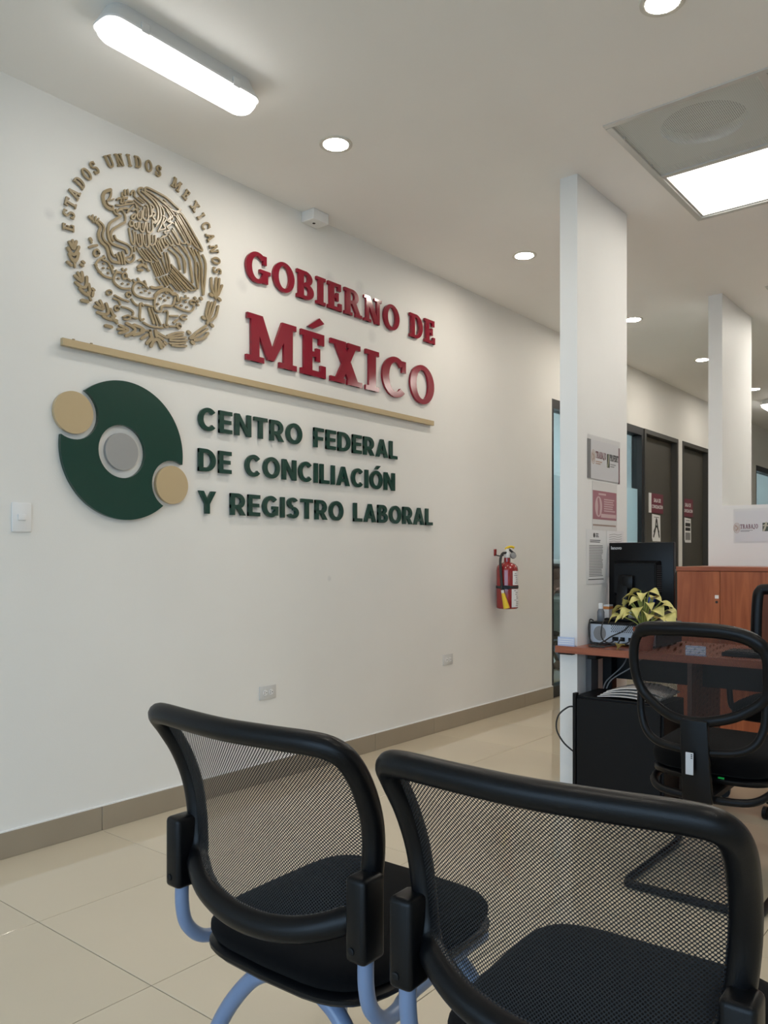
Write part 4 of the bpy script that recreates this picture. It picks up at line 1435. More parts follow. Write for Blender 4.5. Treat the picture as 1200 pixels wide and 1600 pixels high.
def waiting_chair(label):
    t = thing('waiting_chair', label, 'chair', (0, 0, 0), 0, 'net-backed waiting chairs')
    # back frame: bottom rail sags and bows backward, top leans back
    half_b = [(-.214, .024, .590), (-.187, .003, .563), (-.13, -.022, .541), (-.065, -.035, .528), (0, -.039, .524)]
    half_s = [(.214, .024, .590), (.224, .028, .65), (.231, .021, .715), (.235, -.002, .775), (.236, -.034, .825), (.226, -.060, .853), (.192, -.074, .862), (.10, -.085, .862), (0, -.09, .861)]
    mir = lambda P: [(-x, y, z) for x, y, z in P]
    bot = half_b + mir(half_b[:-1])[::-1]
    right_up = half_s
    loop = bot[:-1] + right_up + mir(half_s[1:-1])[::-1]
    pts = catmull(loop, 5, True)
    bm = B()
    tube(bm, pts, .0195, 14, True, .0190, up=(0, 1, .25), rfun=lambda f: 1.15 if .03 < f < .30 else 1.0)
    fr = obj('back_frame', bm, M_BLACKP, t, True)
    S = lambda P, n=6: catmull(P, n)
    net_panel('back_net', M_NET, t, S(bot), S([mir(half_s)[5], mir(half_s)[6], mir(half_s)[7], half_s[8], half_s[7], half_s[6], half_s[5]]),
              S(mir(half_s)[:6]), S(half_s[:6]))
    for s in (-1, 1):
        bm = B()
        box(bm, s * .232 - .021, s * .232 + .021, -.027, .027, .515, .650, .009, 3)
        bmesh.ops.delete(bm, geom=[], context='VERTS')
        br = obj('bracket', bm, M_BLACKP, t, True)
        bm = B()
        lathe(bm, [(.0065, 0), (.0065, .0015), (.004, .0022)], 14)
        bmesh.ops.rotate(bm, verts=bm.verts, matrix=Matrix.Rotation(math.pi / 2, 3, 'X'))
        bmesh.ops.translate(bm, verts=bm.verts, vec=(s * .232 - .006, -.0268, .535))
        obj('screw', bm, M_BLACKM, br)
        bm = B()
        tube(bm, catmull([(s * .234, 0, .53), (s * .234, 0, .475), (s * .234, .012, .432), (s * .232, .045, .400), (s * .226, .09, .392), (s * .21, .16, .394), (s * .20, .40, .40)], 6), .0135, 12)
        obj('support_tube', bm, M_TUBE, t, True)
    for (yy, nm) in ((.06, 0), (.40, 1)):
        bm = B()
        A = [(-.243, yy - .03 + .10 * nm, .004), (-.226, yy - .02 + .07 * nm, .12), (-.19, yy + .03 * nm, .24), (-.12, yy + .015, .335), (-.05, yy + .02, .372), (0, yy + .02, .378)]
        tube(bm, catmull(A + [(-x, y, z) for x, y, z in A[:-1]][::-1], 6), .0165, 12)
        lf = obj('leg_arch', bm, M_TUBE, t, True)
        for s in (-1, 1):
            bm = B()
            lathe(bm, [(.021, 0), (.021, .012), (.018, .025)], 14, (s * .243, A[0][1], 0))
            obj('foot_glide', bm, M_BLACKP, lf, True)
    bm = B()
    seat_pad(bm, .455, .46, .0, .405, .024, bulge=.012, dome=.0, taper=.93)
    sh = obj('seat_shell', bm, M_BLACKP, t, True)
    bm = B()
    seat_pad(bm, .45, .455, .0025, .4275, .040, bulge=.012, dome=.012, taper=.93)
    obj('seat', bm, M_BLACKF, t, True)
    return t


CX0, CY0 = 3.0676, 0.0
ch1 = waiting_chair('black net-backed waiting chair on the left, nearer the lettered wall')
ch1.location = (CX0 - 1.057, .970, 0)
ch2 = copy_tree(ch1)
ch2.location = (CX0 - .495, .966, 0)
ch2.rotation_euler = (0, 0, math.radians(2.5))
ch2['label'] = 'black net-backed waiting chair on the right, in front of the desk'

# ================================================================== SLED CHAIR IN FRONT OF THE DESK
def sled_chair(loc):
    t = thing('visitor_chair', 'black net-backed sled chair with white tag on its spine, facing the desk', 'chair', loc)
    # local origin: x centre 2.165, y of the back 2.8
    o = lambda x, z, y=0.0: (x - 2.165, y, z)
    loop = [o(1.950, .845), o(1.985, .893, -.01), o(2.06, .902, -.015), o(2.165, .904, -.018), o(2.27, .900, -.015), o(2.345, .880, -.01), o(2.385, .835), o(2.390, .76, .01), o(2.378, .685, .02),
            o(2.30, .625, .01), o(2.22, .598, -.005), o(2.15, .590, -.008), o(2.09, .598, -.005), o(2.03, .625, .01), o(1.967, .680, .02), o(1.945, .76, .01)]
    bm = B()
    tube(bm, catmull(loop, 5, True), .021, 12, True, .017, up=(0, 1, .1), rfun=lambda f: 1.2 if .05 < f < .36 else .85)
    obj('back_frame', bm, M_BLACKP, t, True)
    S = lambda P: catmull(P, 5)
    net_panel('back_net', M_NET2, t, S(loop[14:7:-1]), S(loop[0:7]), S([loop[14], loop[15], loop[0]]), S([loop[8], loop[7], loop[6]]), 24, 18)
    lo = [o(1.962, .69, .03), o(1.962, .60, .03), o(1.985, .535, .02), o(2.03, .502, .01), o(2.10, .492, .0), o(2.165, .490, 0), o(2.23, .492, 0), o(2.30, .502, .01), o(2.35, .535, .02), o(2.375, .60, .03), o(2.378, .69, .03)]
    bm = B()
    tube(bm, catmull(lo, 5), .014, 10, ry=.013, up=(0, 1, .1))
    obj('lower_loop', bm, M_BLACKP, t, True)
    bm = B()
    box(bm, -.046, .046, -.035, -.010, .31, .600, .008, 2)
    for v in bm.verts:
        if v.co.z < .36:
            v.co.y += (.36 - v.co.z) * .9
            v.co.x *= 1.1
    sp = obj('spine', bm, M_BLACKP, t, True)
    tg = bx('tag', M_LTAG, sp, -.024, .002, -.0375, -.0345, .415, .490, .001, 1)
    bm = B()
    for k in range(3):
        box(bm, -.006, -.001, -.0382, -.0374, .470 + k * .006, .4735 + k * .006)
    obj('tag_print', bm, M_INK, tg)
    bm = B()
    box(bm, -.05, .05, .01, .30, .315, .345, .006, 1)
    obj('seat_mechanism', bm, M_BLACKM, t, True)
    bm = B()
    seat_pad(bm, .47, .45, .10, .365, .03, bulge=.02, dome=0)
    obj('seat_shell', bm, M_BLACKP, t, True)
    bm = B()
    seat_pad(bm, .475, .46, .095, .395, .075, bulge=.02, dome=.01)
    obj('seat', bm, M_BLACKF, t, True)
    bx('lever_tag', M_GREENTAG, t, .045, .066, .085, .092, .372, .392, .001, 1)
    # one bent tube: floor skid, front uprights, seat rails
    for s in (-1, 1):
        bm = B()
        P = [(s * .0, -.085, .014), (s * .12, -.085, .014), (s * .19, -.083, .014), (s * .215, -.06, .014), (s * .218, .10, .014), (s * .218, .40, .014), (s * .218, .47, .03), (s * .218, .50, .09), (s * .215, .50, .28), (s * .21, .47, .335), (s * .20, .40, .350), (s * .20, .16, .345), (s * .16, .08, .325), (s * .08, .06, .318), (0, .06, .317)]
        tube(bm, catmull(P, 5), .0135, 10)
        obj('sled_tube', bm, M_BLACKM, t, True)
    return t


sled_chair((2.165, 2.80, 0))

# ================================================================== SWIVEL CHAIR BEHIND THE DESK
def swivel_chair(loc, rz):
    t = thing('swivel_chair', 'black net-backed swivel chair pushed in behind the desk', 'chair', loc, rz)
    # local: faces +y, back at y = -0.27
    L = [(-.225, -.27, .60), (-.235, -.275, .75), (-.232, -.29, .93), (-.222, -.30, .976), (-.19, -.305, .986), (0, -.315, .988)]
    mir = lambda P: [(-x, y, z) for x, y, z in P]
    loop = L + mir(L[:-1])[::-1] + [(.19, -.275, .565), (0, -.29, .55), (-.19, -.275, .565)]
    bm = B()
    tube(bm, catmull(loop, 5, True), .027, 12, True, .018, up=(0, 1, .1))
    obj('back_frame', bm, M_BLACKP, t, True)
    S = lambda P: catmull(P, 5)
    net_panel('back_net', M_NET2, t, S([L[0], loop[-1], loop[-2], loop[-3], mir(L)[0]]), S([L[3], L[4], L[5], mir(L)[4], mir(L)[3]]), S(L[:4]), S(mir(L)[:4]), 24, 20)
    bx('spine', M_BLACKP, t, -.04, .04, -.335, -.315, .40, .75, .006, 2)
    bx('seat_mechanism', M_BLACKM, t, -.07, .07, -.33, .08, .375, .405, .006, 1)
    bm = B()
    seat_pad(bm, .48, .46, -.22, .405, .075, bulge=.02, dome=.012)
    obj('seat', bm, M_BLACKF, t, True)
    bm = B()
    lathe(bm, [(.028, .09), (.028, .22), (.018, .22), (.018, .38)], 18)
    obj('gas_lift', bm, M_BLACKM, t, True)
    bm = B()
    lathe(bm, [(.05, .075), (.055, .10), (.04, .13)], 20)
    obj('hub', bm, M_BLACKP, t, True)
    for k in range(5):
        a = math.radians(-97 + 72 * k) + math.pi
        d = Vector((math.cos(a), math.sin(a), 0))
        bm = B()
        tube(bm, [d * .03 + Vector((0, 0, .105)), d * .18 + Vector((0, 0, .095)), d * .300 + Vector((0, 0, .075))], .022, 10, ry=.016, rfun=lambda f: 1 - .35 * f)
        ar = obj('base_arm', bm, M_BLACKP, t, True)
        bm = B()
        c = d * .290
        n = Vector((-d.y, d.x, 0))
        cyl(bm, c + Vector((0, 0, .04)), c + Vector((0, 0, .075)), .006, 8)
        for s in (-1, 1):
            q = c + n * (.014 * s) + d * .008
            tube(bm, [q + n * (-.009) + Vector((0, 0, .027)), q + n * .009 + Vector((0, 0, .027))], .027, 18)
        obj('caster', bm, M_BLACKP, ar, True)
    for s in (-1, 1):
        bm = B()
        tube(bm, catmull([(s * .20, 0, .40), (s * .27, .0, .42), (s * .285, .0, .50), (s * .285, .0, .62)], 5), .014, 10)
        am = obj('arm_post', bm, M_BLACKP, t, True)
        bx('arm_pad', M_BLACKP, am, s * .285 - .035, s * .285 + .035, -.12, .12, .62, .645, .01, 2)
    return t


sw = swivel_chair((2.19, 4.10, 0), math.pi)

# ================================================================== DESK AND WHAT STANDS ON IT
DZ = .72
t = thing('desk', 'cherry laminate office desk with black metal frame against the poster column', 'desk', (0, 0, 0))
bm = B()
prism(bm, [(1.249, 3.56), (2.86, 3.56), (2.86, 4.16), (1.343, 4.16), (1.343, 3.606), (1.249, 3.606)], lambda u, v, d: (u, v, d), DZ - .032, DZ)
bmesh.ops.recalc_face_normals(bm, faces=bm.faces[:])
bf = [bm.verts.new((x, y, DZ - .032)) for x, y in ((1.249, 3.56), (2.86, 3.56), (2.86, 4.16), (1.343, 4.16), (1.343, 3.606), (1.249, 3.606))]
bm.faces.new(bf)
bmesh.ops.remove_doubles(bm, verts=bm.verts, dist=1e-5)
obj('top', bm, M_WOODX, t)
bx('modesty_panel', M_BLACKM, t, 1.40, 2.80, 3.86, 3.875, .545, DZ - .032)
for x in (1.385, 2.79):
    lg = bx('leg', M_BLACKM, t, x, x + .05, 3.80, 3.86, .03, DZ - .032, .004, 1)
    bx('foot', M_BLACKM, lg, x, x + .05, 3.79, 4.10, 0, .03, .004, 1)
    bx('cross_arm', M_BLACKM, lg, x, x + .05, 3.62, 4.10, DZ - .06, DZ - .032, .004, 1)
bx('side_post', mat('grey_post', (.10, .10, .105), rough=.45), t, 1.345, 1.372, 3.70, 3.78, .0, DZ - .033)
bx('inner_panel', wood_mat('shaded_cherry', (.11, .045, .028), (.16, .065, .04), .4), t, 1.832, 1.852, 3.71, 4.12, 0, DZ - .033)  # wood colour darkened to hold the deep shade under the desk
bx('edge_clip', M_BLACKM, t, 1.262, 1.335, 3.566, 3.600, DZ - .040, DZ - .032)

# black steel pedestal under the desk
t = thing('pedestal_cabinet', 'black steel pedestal cabinet under the left end of the desk', 'cabinet', (1.375, 3.505, 0))
bx('body', M_BLACKM, t, 0, .42, .014, .27, .012, .50, .003, 1)
bx('back_panel', M_BLACKM, t, .012, .408, 0, .014, .03, .49, .002, 1)
bx('edge_post', M_BLACKM, t, -.006, .010, -.004, .03, .012, .512, .002, 1)
for (x, y_) in ((.03, .04), (.39, .04), (.03, .24), (.39, .24)):
    bm = B()
    lathe(bm, [(.016, 0), (.016, .013)], 12, (x, y_, 0))
    obj('foot', bm, M_BLACKP, t)
# cable loop on its side
bm = B()
tube(bm, catmull([(1.3685, 3.516, .445), (1.345, 3.50, .441), (1.305, 3.485, .40), (1.295, 3.485, .335), (1.325, 3.495, .275), (1.3685, 3.516, .232)], 6), .004, 8)
tag(obj('cable', bm, M_INK, None, True), 'thin black cable looping out beside the pedestal cabinet', 'cable')
t = thing('paper_stack', 'bent stack of grey-white paper lying on the pedestal cabinet', 'paper', (1.60, 3.60, .5015))
for k in range(4):
    bm = B()
    n = 8
    rows = []
    for i in range(n + 1):
        u = i / n
        z = .008 * k + .026 * math.sin(math.pi * u) * (.4 + .2 * k) + (.0002 if k == 0 else 0)
        rows.append([bm.verts.new((-.12 + .27 * u + .012 * k, yv + .006 * k, z + zz)) for zz in (0, .004) for yv in (-.07, .13)])
    for a, b in zip(rows, rows[1:]):
        bm.faces.new((a[0], b[0], b[1], a[1]))
        bm.faces.new((a[2], a[3], b[3], b[2]))
        bm.faces.new((a[0], a[2], b[2], b[0]))
        bm.faces.new((a[1], b[1], b[3], a[3]))
    bm.faces.new((rows[0][0], rows[0][1], rows[0][3], rows[0][2]))
    bm.faces.new((rows[-1][0], rows[-1][2], rows[-1][3], rows[-1][1]))
    obj('sheet', bm, mat('grey_paper_2', (.62, .61, .60), rough=.7), t)

# desktop computer lying flat, rear panel to the room
t = thing('desktop_computer', 'black desktop computer lying flat with bare metal rear panel, under the monitor', 'computer', (1.316, 3.74, DZ))
t.location = (1.352, 3.72, DZ)
W_, D_, H_ = .335, .345, .112
bx('case', M_BLACKM, t, 0, W_, .006, D_, .008, H_, .003, 1)
rp = bx('rear_panel', M_STEEL, t, .006, W_ - .006, 0, .007, .012, H_ - .010, .001, 1)
bm = B()
for i in range(20):
    for j in range(5):
        x, z = .115 + i * .0095 + (j % 2) * .0045, .070 + j * .0075
        prism(bm, [(x + .003 * math.cos(math.pi / 3 * k), z + .003 * math.sin(math.pi / 3 * k)) for k in range(6)], on_y(0, 0, 0), -.001, .0006)
g = obj('vent_grid', bm, M_INK, rp)
g['kind'] = 'stuff'
bm = B()
prism(bm, [(.055 + .032 * math.cos(2 * math.pi * k / 24), .058 + .036 * math.sin(2 * math.pi * k / 24)) for k in range(24)], on_y(0, 0, 0), 0, .0008)
obj('fan_opening', bm, M_INKG, rp)
for (x, w) in ((.12, .03), (.16, .022), (.20, .03), (.245, .022), (.28, .025)):
    bx('port', M_BLACKP, rp, x, x + w, -.004, .001, .026, .045, .001, 1)
for x in (.03, .30):
    for y_ in (.04, .30):
        bm = B()
        lathe(bm, [(.010, 0), (.012, .009)], 12, (x, y_, 0))
        obj('foot', bm, M_BLACKP, t)

# monitor seen from behind
t = thing('monitor', 'black square monitor seen from behind, standing on the computer', 'monitor', (1.52, 3.95, DZ + .113))
mz = -(DZ + .113)
bx('screen_shell', M_BLACKP, t, -.166, .166, 0, .028, .885 + mz, 1.223 + mz, .004, 2)
bx('screen', mat('dark_screen', (.01, .01, .012), rough=.1), t, -.150, .150, .028, .030, .90 + mz, 1.208 + mz)
bm = B()
box(bm, -.136, .108, -.048, 0, .955 + mz, 1.133 + mz)
for v in bm.verts:
    if v.co.y < -.04:
        v.co.x = v.co.x * .86
        v.co.z = (v.co.z - (1.04 + mz)) * .84 + 1.04 + mz
bmesh.ops.bevel(bm, geom=bm.edges[:], offset=.004, segments=2, affect='EDGES')
rh = obj('rear_housing', bm, M_BLACKP, t, True)
bm = B()
for j in range(13):
    z = .978 + j * .0105 + mz
    box(bm, .098, .1045, -.037, -.004, z, z + .004, rot=Matrix.Rotation(math.radians(-20), 3, 'Z'))
vs = obj('vent_slats', bm, mat('vent_grey', (.05, .05, .055), rough=.5), rh)
bm = B()
box(bm, -.092, -.035, -.085, -.045, .845 + mz, 1.062 + mz, .008, 2)
for v in bm.verts:
    v.co.y += (v.co.z - (.95 + mz)) * .18
nk = obj('neck', bm, M_BLACKP, t, True)
bx('neck_collar', M_BLACKP, nk, -.070, -.010, -.075, -.040, .99 + mz, 1.058 + mz, .01, 2)
bx('stand_base', M_BLACKP, t, -.13, .07, -.14, .09, .0, .014, .005, 2)
sans_line('lenovo', .056, .017, lambda: on_y(-.0002, -.154, 1.188 + mz), mat('silver_print', (.6, .6, .6), rough=.3, metal=.5), t, 0.0, .0008, .03, True)
bx('video_plug', M_BLUE, t, .052, .078, -.035, .002, .918 + mz, .952 + mz, .003, 1)
bx('power_plug', M_BLACKP, t, .090, .106, -.03, .002, .915 + mz, .950 + mz, .003, 1)

# potted plant with yellowing leaves
PX, PY = 1.655, 3.655
t = thing('potted_plant', 'terracotta pot with drooping yellow-green leaves in front of the monitor', 'plant', (PX, PY, DZ))
bm = B()
lathe(bm, [(.034, 0), (.036, .004), (.047, .085), (.051, .086), (.052, .105), (.046, .106), (.044, .094), (.01, .092)], 28)
obj('pot', bm, M_TERRA, t, True)
bm = B()
lathe(bm, [(.005, .088), (.044, .094)], 20)
obj('soil', bm, mat('soil', (.05, .035, .025), rough=.95), t)
LV = []
bm = B()
nl = 10
rows = []
for i in range(nl + 1):
    u = i / nl
    w = .040 * math.sin(math.pi * min(1, u ** .75)) * (1 - .25 * u) + (.0008 if i in (0, nl) else 0)
    zc = .010 * math.sin(math.pi * u) - .030 * u * u
    rows.append([bm.verts.new((s * w, .084 * u, zc + (abs(s) * .012 * math.sin(math.pi * u)))) for s in (-1, -.5, 0, .5, 1)])
for a, b in zip(rows, rows[1:]):
    for k in range(4):
        bm.faces.new((a[k], a[k + 1], b[k + 1], b[k]))
leaf0 = obj('leaf', bm, M_LEAF, None, True)
lme = leaf0.data
bpy.data.objects.remove(leaf0, do_unlink=True)
rnd = random.Random(11)
LEAVES = [(-.03, -.02, .245, 200), (.005, -.01, .262, 265), (-.055, -.02, .225, 170), (.045, -.015, .235, 330), (-.01, -.035, .235, 250), (.03, -.04, .22, 300), (-.085, -.02, .195, 190), (.08, -.01, .205, 350), (-.05, -.045, .185, 230), (.06, -.03, .195, 310),
          (.02, .03, .24, 60), (-.03, .03, .235, 120), (-.075, .01, .215, 160), (.07, .02, .225, 20), (.0, -.05, .20, 275), (-.10, -.03, .155, 205), (.095, -.02, .165, 335), (.03, -.055, .17, 290), (-.03, -.06, .165, 245), (-.07, -.05, .15, 225), (.075, -.045, .15, 320), (-.02, .0, .275, 190), (.02, .0, .27, 350), (-.095, .0, .18, 180), (.105, .005, .19, 0)]
bst = B()
for (x, y_, z, a) in LEAVES:
    lf = link_mesh('leaf', lme, t)
    lf.location = (x, y_, z)
    s = rnd.uniform(.62, .95)
    lf.scale = (s * rnd.uniform(.9, 1.15), s, s)
    lf.rotation_euler = (math.radians(rnd.uniform(-35, 12)), math.radians(rnd.uniform(-25, 25)), math.radians(a - 90 + rnd.uniform(-15, 15)))
for k, (x, y_, z, a) in enumerate(LEAVES):
    bm = B()
    tube(bm, catmull([(x * .12, y_ * .2, .09), (x * .35, y_ * .5, .09 + (z - .09) * .55), (x, y_, z)], 4), .0026 if z < .2 else .0036, 6)
    obj('stem', bm, M_STEM, t, True)
for (dx, dy, rz, lb) in ((-.095, -.055, 30, 'yellow fallen leaf lying left of the plant pot'), (-.058, -.075, 100, 'pale fallen leaf lying against the plant pot')):
    o = link_mesh('fallen_leaf', lme)
    o.location = (PX + dx, PY + dy, DZ + .022)
    o.rotation_euler = (math.radians(-8), math.radians(10), math.radians(rz))
    o.scale = (.7, .55, .6)
    tag(o, lb, 'leaf', 'fallen leaves by the pot')

# keyboard
t = thing('keyboard', 'black keyboard lying on the desk behind the sled chair', 'keyboard', (2.00, 3.64, DZ))
bx('tray', M_BLACKP, t, -.0, .42, 0, .15, 0, .018, .004, 1)
km = bmesh.new()
box(km, -.0075, .0075, -.0075, .0075, 0, .007, .0015, 1)
k0 = obj('key', km, mat('key_black', (.03, .03, .033), rough=.5))
kme = k0.data
bpy.data.objects.remove(k0, do_unlink=True)
for i in range(21):
    for j in range(6):
        k = link_mesh('key', kme, t)
        k.location = (.02 + i * .019, .020 + j * .0215, .017)

# acrylic holders on the desk edge
for (x0, lb) in ((1.255, 'white card holder with daylight blue in its colour, standing in front of the column'), (1.868, 'white card holder with daylight blue in its colour, on the desk edge by the keyboard')):
    t = thing('card_holder', lb, 'card holder', (x0, 3.575, DZ), 0, 'card holders on the desk edge')
    bx('front_plate', M_ACRY, t, 0, .088, 0, .003, .0, .044, .001, 1)
    bx('foot_plate', M_ACRY, t, 0, .088, .003, .024, .0, .003)
    for k in range(3):
        bx('card_line', mat('white_print', (.75, .78, .85)), t, .004, .084, -.0004, .0, .010 + k * .010, .014 + k * .010)

# little bottle and box on the computer
t = thing('spray_bottle', 'small grey bottle with white cap on the computer corner', 'bottle', (1.388, 3.775, DZ + .1135))
bm = B()
lathe(bm, [(.016, 0), (.018, .004), (.018, .045), (.012, .058), (.010, .062)], 18)
obj('bottle', bm, mat('smoky_plastic', (.16, .17, .19), rough=.2), t, True)
bm = B()
lathe(bm, [(.0115, .061), (.0115, .085), (.008, .088)], 16)
obj('cap', bm, M_SWITCH, t, True)
t = thing('carton', 'small white carton with orange top left of the monitor', 'carton', (1.368, 3.905, DZ + .1132))
bx('carton_body', M_SWITCH, t, -.015, .015, -.02, .03, 0, .075, .001, 1)
bx('orange_band', mat('orange_print', (.7, .25, .06)), t, -.0155, .0155, -.0205, .0305, .052, .066)

# black cables tangled behind the computer
rnd = random.Random(3)
CB = [[(1.362, 3.745, .8365), (1.362, 3.706, .842), (1.359, 3.702, .79), (1.372, 3.702, .735), (1.43, 3.703, .7255), (1.472, 3.704, .738), (1.484, 3.711, .752)],
      [(1.523, 3.714, .757), (1.523, 3.69, .756), (1.517, 3.667, .738), (1.47, 3.652, .7245), (1.42, 3.638, .7245), (1.40, 3.614, .7245), (1.44, 3.598, .7245), (1.48, 3.610, .7245)],
      [(1.424, 3.79, .8365), (1.43, 3.722, .840), (1.432, 3.690, .82), (1.43, 3.686, .77), (1.45, 3.685, .742), (1.50, 3.684, .7345), (1.552, 3.688, .740), (1.564, 3.713, .754)],
      [(1.606, 3.914, .905), (1.598, 3.86, .872), (1.583, 3.75, .846), (1.575, 3.702, .836), (1.545, 3.674, .80), (1.49, 3.670, .772), (1.45, 3.668, .745), (1.41, 3.670, .7255), (1.385, 3.678, .7245)]]
CL = ['black cable looped over the left corner of the computer', 'black cable coiled low on the desk before the computer', 'black cable hanging from the bottle down the rear panel', 'black cable running slanted from the monitor to the desk']
for P, lb in zip(CB, CL):
    bm = B()
    tube(bm, catmull(P, 6), .0034, 8)
    tag(obj('cable', bm, M_INK, None, True), lb, 'cable', 'cables tangled around the computer')
for P, lb in (([(1.60, 3.80, .675), (1.55, 3.76, .62), (1.47, 3.72, .56), (1.45, 3.70, .515)], 'grey cable hanging under the desk top, right of two'), ([(1.52, 3.80, .68), (1.50, 3.77, .62), (1.44, 3.73, .55), (1.43, 3.71, .512)], 'grey cable hanging under the desk top, left of two')):
    bm = B()
    tube(bm, catmull(P, 6), .0032, 8)
    tag(obj('cable', bm, mat('grey_cable', (.22, .22, .22), rough=.5), None, True), lb, 'cable', 'cables hanging under the desk')

# ================================================================== STORAGE CABINET AGAINST THE HALF WALL
t = thing('storage_cabinet', 'long low cherry laminate cabinet in front of the half wall', 'cabinet', (1.235, 5.30, 0))
CW = 2.3
bx('body', M_WOOD, t, .0, CW, .02, .58, .04, 1.060)
bx('cabinet_top', M_WOODX, t, -.004, CW + .004, -.004, .583, 1.060, 1.088, .002, 1)
bx('plinth', M_BLACKM, t, .02, CW - .02, .04, .56, 0, .04)
x = 0.0
k = 0
while x < CW - .05:
    w = .271 if k == 0 else .405
    x1 = min(x + w, CW)
    d = bx('door', M_WOOD, t, x + .0015, x1 - .0015, 0, .019, .045, 1.058, .001, 1)
    if k % 2 == 0:
        bm = B()
        lathe(bm, [(.008, 0), (.008, .003)], 12)
        bmesh.ops.rotate(bm, verts=bm.verts, matrix=Matrix.Rotation(math.pi / 2, 3, 'X'))
        bmesh.ops.translate(bm, verts=bm.verts, vec=(x1 - .020, 0.0, .864))
        obj('lock', bm, M_INK, d)
        if k == 0:
            bx('sticker', M_PAPER, d, x1 - .031, x1 - .008, -.001, .0, .886, .908)
    x = x1
    k += 1

# ================================================================== SIDE ROOM BEHIND THE GLASS
t = thing('reception_desk', 'grey-green panelled desk in the side room behind the glass', 'desk', (-.75, 6.88, 0))
bx('desk_top', M_PANELG, t, -.45, .55, 0, .55, .725, .755, .003, 1)
bx('front_panel', M_PANELG, t, -.43, .53, .02, .04, .36, .725)
for xx in (-.42, .48):
    bx('leg', M_BLACKM, t, xx, xx + .04, .05, .50, 0, .725)
ch3 = copy_tree(ch1)
ch3.location = (-.55, 6.36, 0)
ch3.rotation_euler = (0, 0, 0)
ch3['label'] = 'black waiting chair inside the glazed side room'
ch3['group'] = 'chairs in the side room'


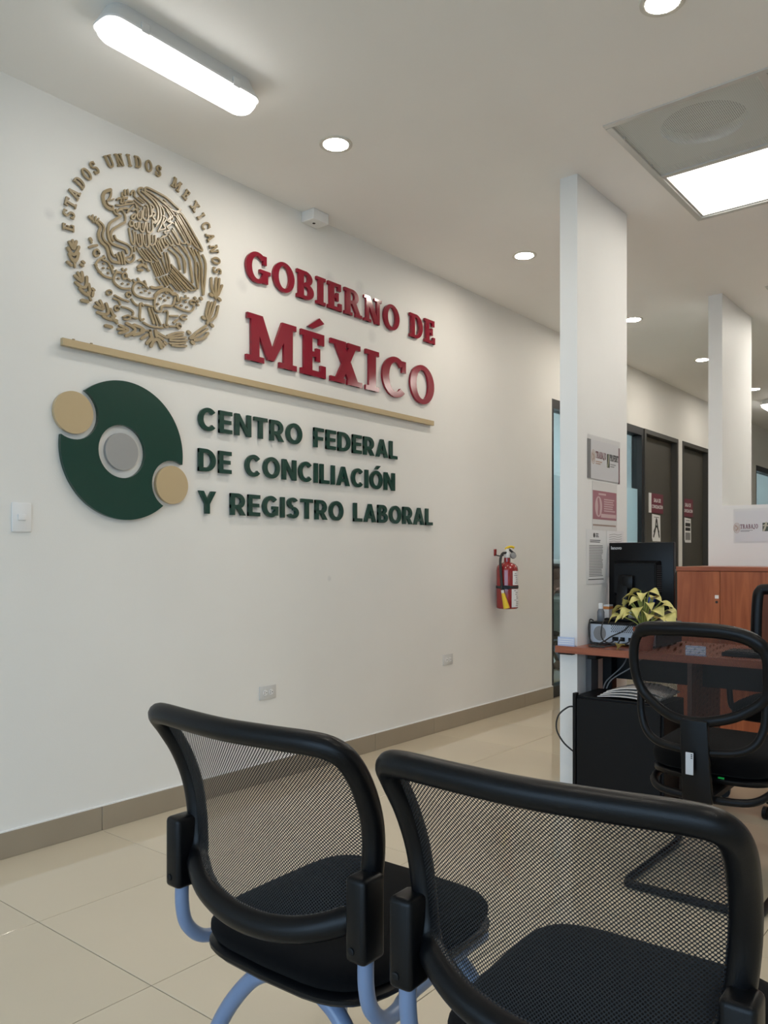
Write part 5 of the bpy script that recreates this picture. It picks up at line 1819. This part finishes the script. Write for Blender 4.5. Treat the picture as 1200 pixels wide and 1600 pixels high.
def person(loc, rz):
    t = thing('person', 'seated person in a grey shirt leaning over the desk behind the glass', 'person', loc, rz)

    def skin(name, verts, edges, rad, m, parent, sub=2):
        me = bpy.data.meshes.new(name)
        me.from_pydata(verts, edges, [])
        o = bpy.data.objects.new(name, me)
        COL.objects.link(o)
        o.parent = parent
        md = o.modifiers.new('skin', 'SKIN')
        for sv, r in zip(me.skin_vertices[0].data, rad):
            sv.radius = r if isinstance(r, tuple) else (r, r)
        me.skin_vertices[0].data[0].use_root = True
        sb = o.modifiers.new('sub', 'SUBSURF')
        sb.levels = sub
        sb.render_levels = sub
        me.materials.append(m)
        return o
    # facing +y, leaning forward, forearms on the desk
    V = [(0, 0, .50), (0, .06, .62), (0, .16, .76), (0, .22, .85), (0, .25, .90), (0, .29, .955), (0, .31, 1.02),
         (-.17, .22, .83), (-.24, .30, .80), (-.20, .48, .795), (-.15, .56, .785), (.17, .22, .83), (.24, .30, .80), (.20, .48, .795), (.15, .56, .785),
         (-.10, .04, .49), (-.13, .42, .50), (-.13, .46, .28), (-.13, .44, .07), (-.13, .54, .035), (.10, .04, .49), (.13, .42, .50), (.13, .46, .28), (.13, .44, .07), (.13, .54, .035)]
    Ed = [(0, 1), (1, 2), (2, 3), (3, 4), (4, 5), (5, 6), (3, 7), (7, 8), (8, 9), (9, 10), (3, 11), (11, 12), (12, 13), (13, 14), (0, 15), (15, 16), (16, 17), (17, 18), (18, 19), (0, 20), (20, 21), (21, 22), (22, 23), (23, 24)]
    Rr = [(.15, .12), (.14, .11), (.15, .11), (.10, .09), .055, (.07, .085), (.068, .085), .06, .048, .04, .028, .06, .048, .04, .028, .085, .07, .055, .04, .035, .085, .07, .055, .04, .035]
    body = skin('body', V, Ed, Rr, M_SKIN, t)
    skin('shirt', V[:4] + [V[7], V[8], V[9], V[11], V[12], V[13]], [(0, 1), (1, 2), (2, 3), (3, 4), (4, 5), (5, 6), (3, 7), (7, 8), (8, 9)],
         [(.165, .135), (.155, .125), (.165, .125), (.115, .10), .072, .06, .05, .072, .06, .05], M_SHIRT, t)
    skin('trousers', [V[0]] + V[15:19] + V[20:24], [(0, 1), (1, 2), (2, 3), (3, 4), (0, 5), (5, 6), (6, 7), (7, 8)], [(.16, .13), .095, .082, .066, .055, .095, .082, .066, .055], M_INK, t)
    bm = B()
    bmesh.ops.create_uvsphere(bm, u_segments=20, v_segments=12, radius=.094)
    for v in list(bm.verts):
        if v.co.y > .035 and v.co.z < .045 or v.co.z < -.03:
            bm.verts.remove(v)
    bmesh.ops.translate(bm, verts=bm.verts, vec=(0, .295, 1.0))
    obj('hair', bm, M_HAIR, t, True)
    bm = B()
    tube(bm, [Vector((0, .38, 1.0)), Vector((0, .405, .965))], .012, 8)
    obj('nose', bm, M_SKIN, t, True)
    for s in (-1, 1):
        bm = B()
        bmesh.ops.create_uvsphere(bm, u_segments=10, v_segments=8, radius=.011)
        bmesh.ops.translate(bm, verts=bm.verts, vec=(s * .03, .378, 1.0))
        obj('eye', bm, M_INK, t, True)
        bm = B()
        bmesh.ops.create_uvsphere(bm, u_segments=10, v_segments=8, radius=.024)
        for v in bm.verts:
            v.co.x *= .45
        bmesh.ops.translate(bm, verts=bm.verts, vec=(s * .085, .30, .985))
        obj('ear', bm, M_SKIN, t, True)
        for f in range(4):
            bm = B()
            x = s * (.15 - .013 * (f - 1.5))
            L = (.055, .065, .062, .050)[f]
            tube(bm, catmull([(x, .575, .782), (x * .97, .575 + L * .6, .772), (x * .94, .575 + L, .742)], 3), .0085, 8)
            obj('finger', bm, M_SKIN, body, True)
        bm = B()
        tube(bm, catmull([(s * .125, .555, .782), (s * .10, .585, .762), (s * .095, .61, .742)], 3), .010, 8)
        obj('thumb', bm, M_SKIN, body, True)
    bm = B()
    tube(bm, [Vector((-.025, .383, .945)), Vector((0, .388, .943)), Vector((.025, .383, .945))], .006, 6)
    obj('mouth', bm, mat('lips', (.22, .08, .07)), t, True)
    return t


person((-.74, 7.735, .035), math.pi)
st = thing('stool', 'black round stool under the seated person in the side room', 'stool', (-.74, 7.735, 0))
bm = B()
lathe(bm, [(.19, .315), (.20, .33), (.20, .355), (.18, .37)], 28)
obj('seat', bm, M_BLACKF, st, True)
bm = B()
lathe(bm, [(.20, 0), (.20, .015), (.03, .03), (.025, .315)], 24)
obj('pedestal', bm, M_BLACKM, st, True)
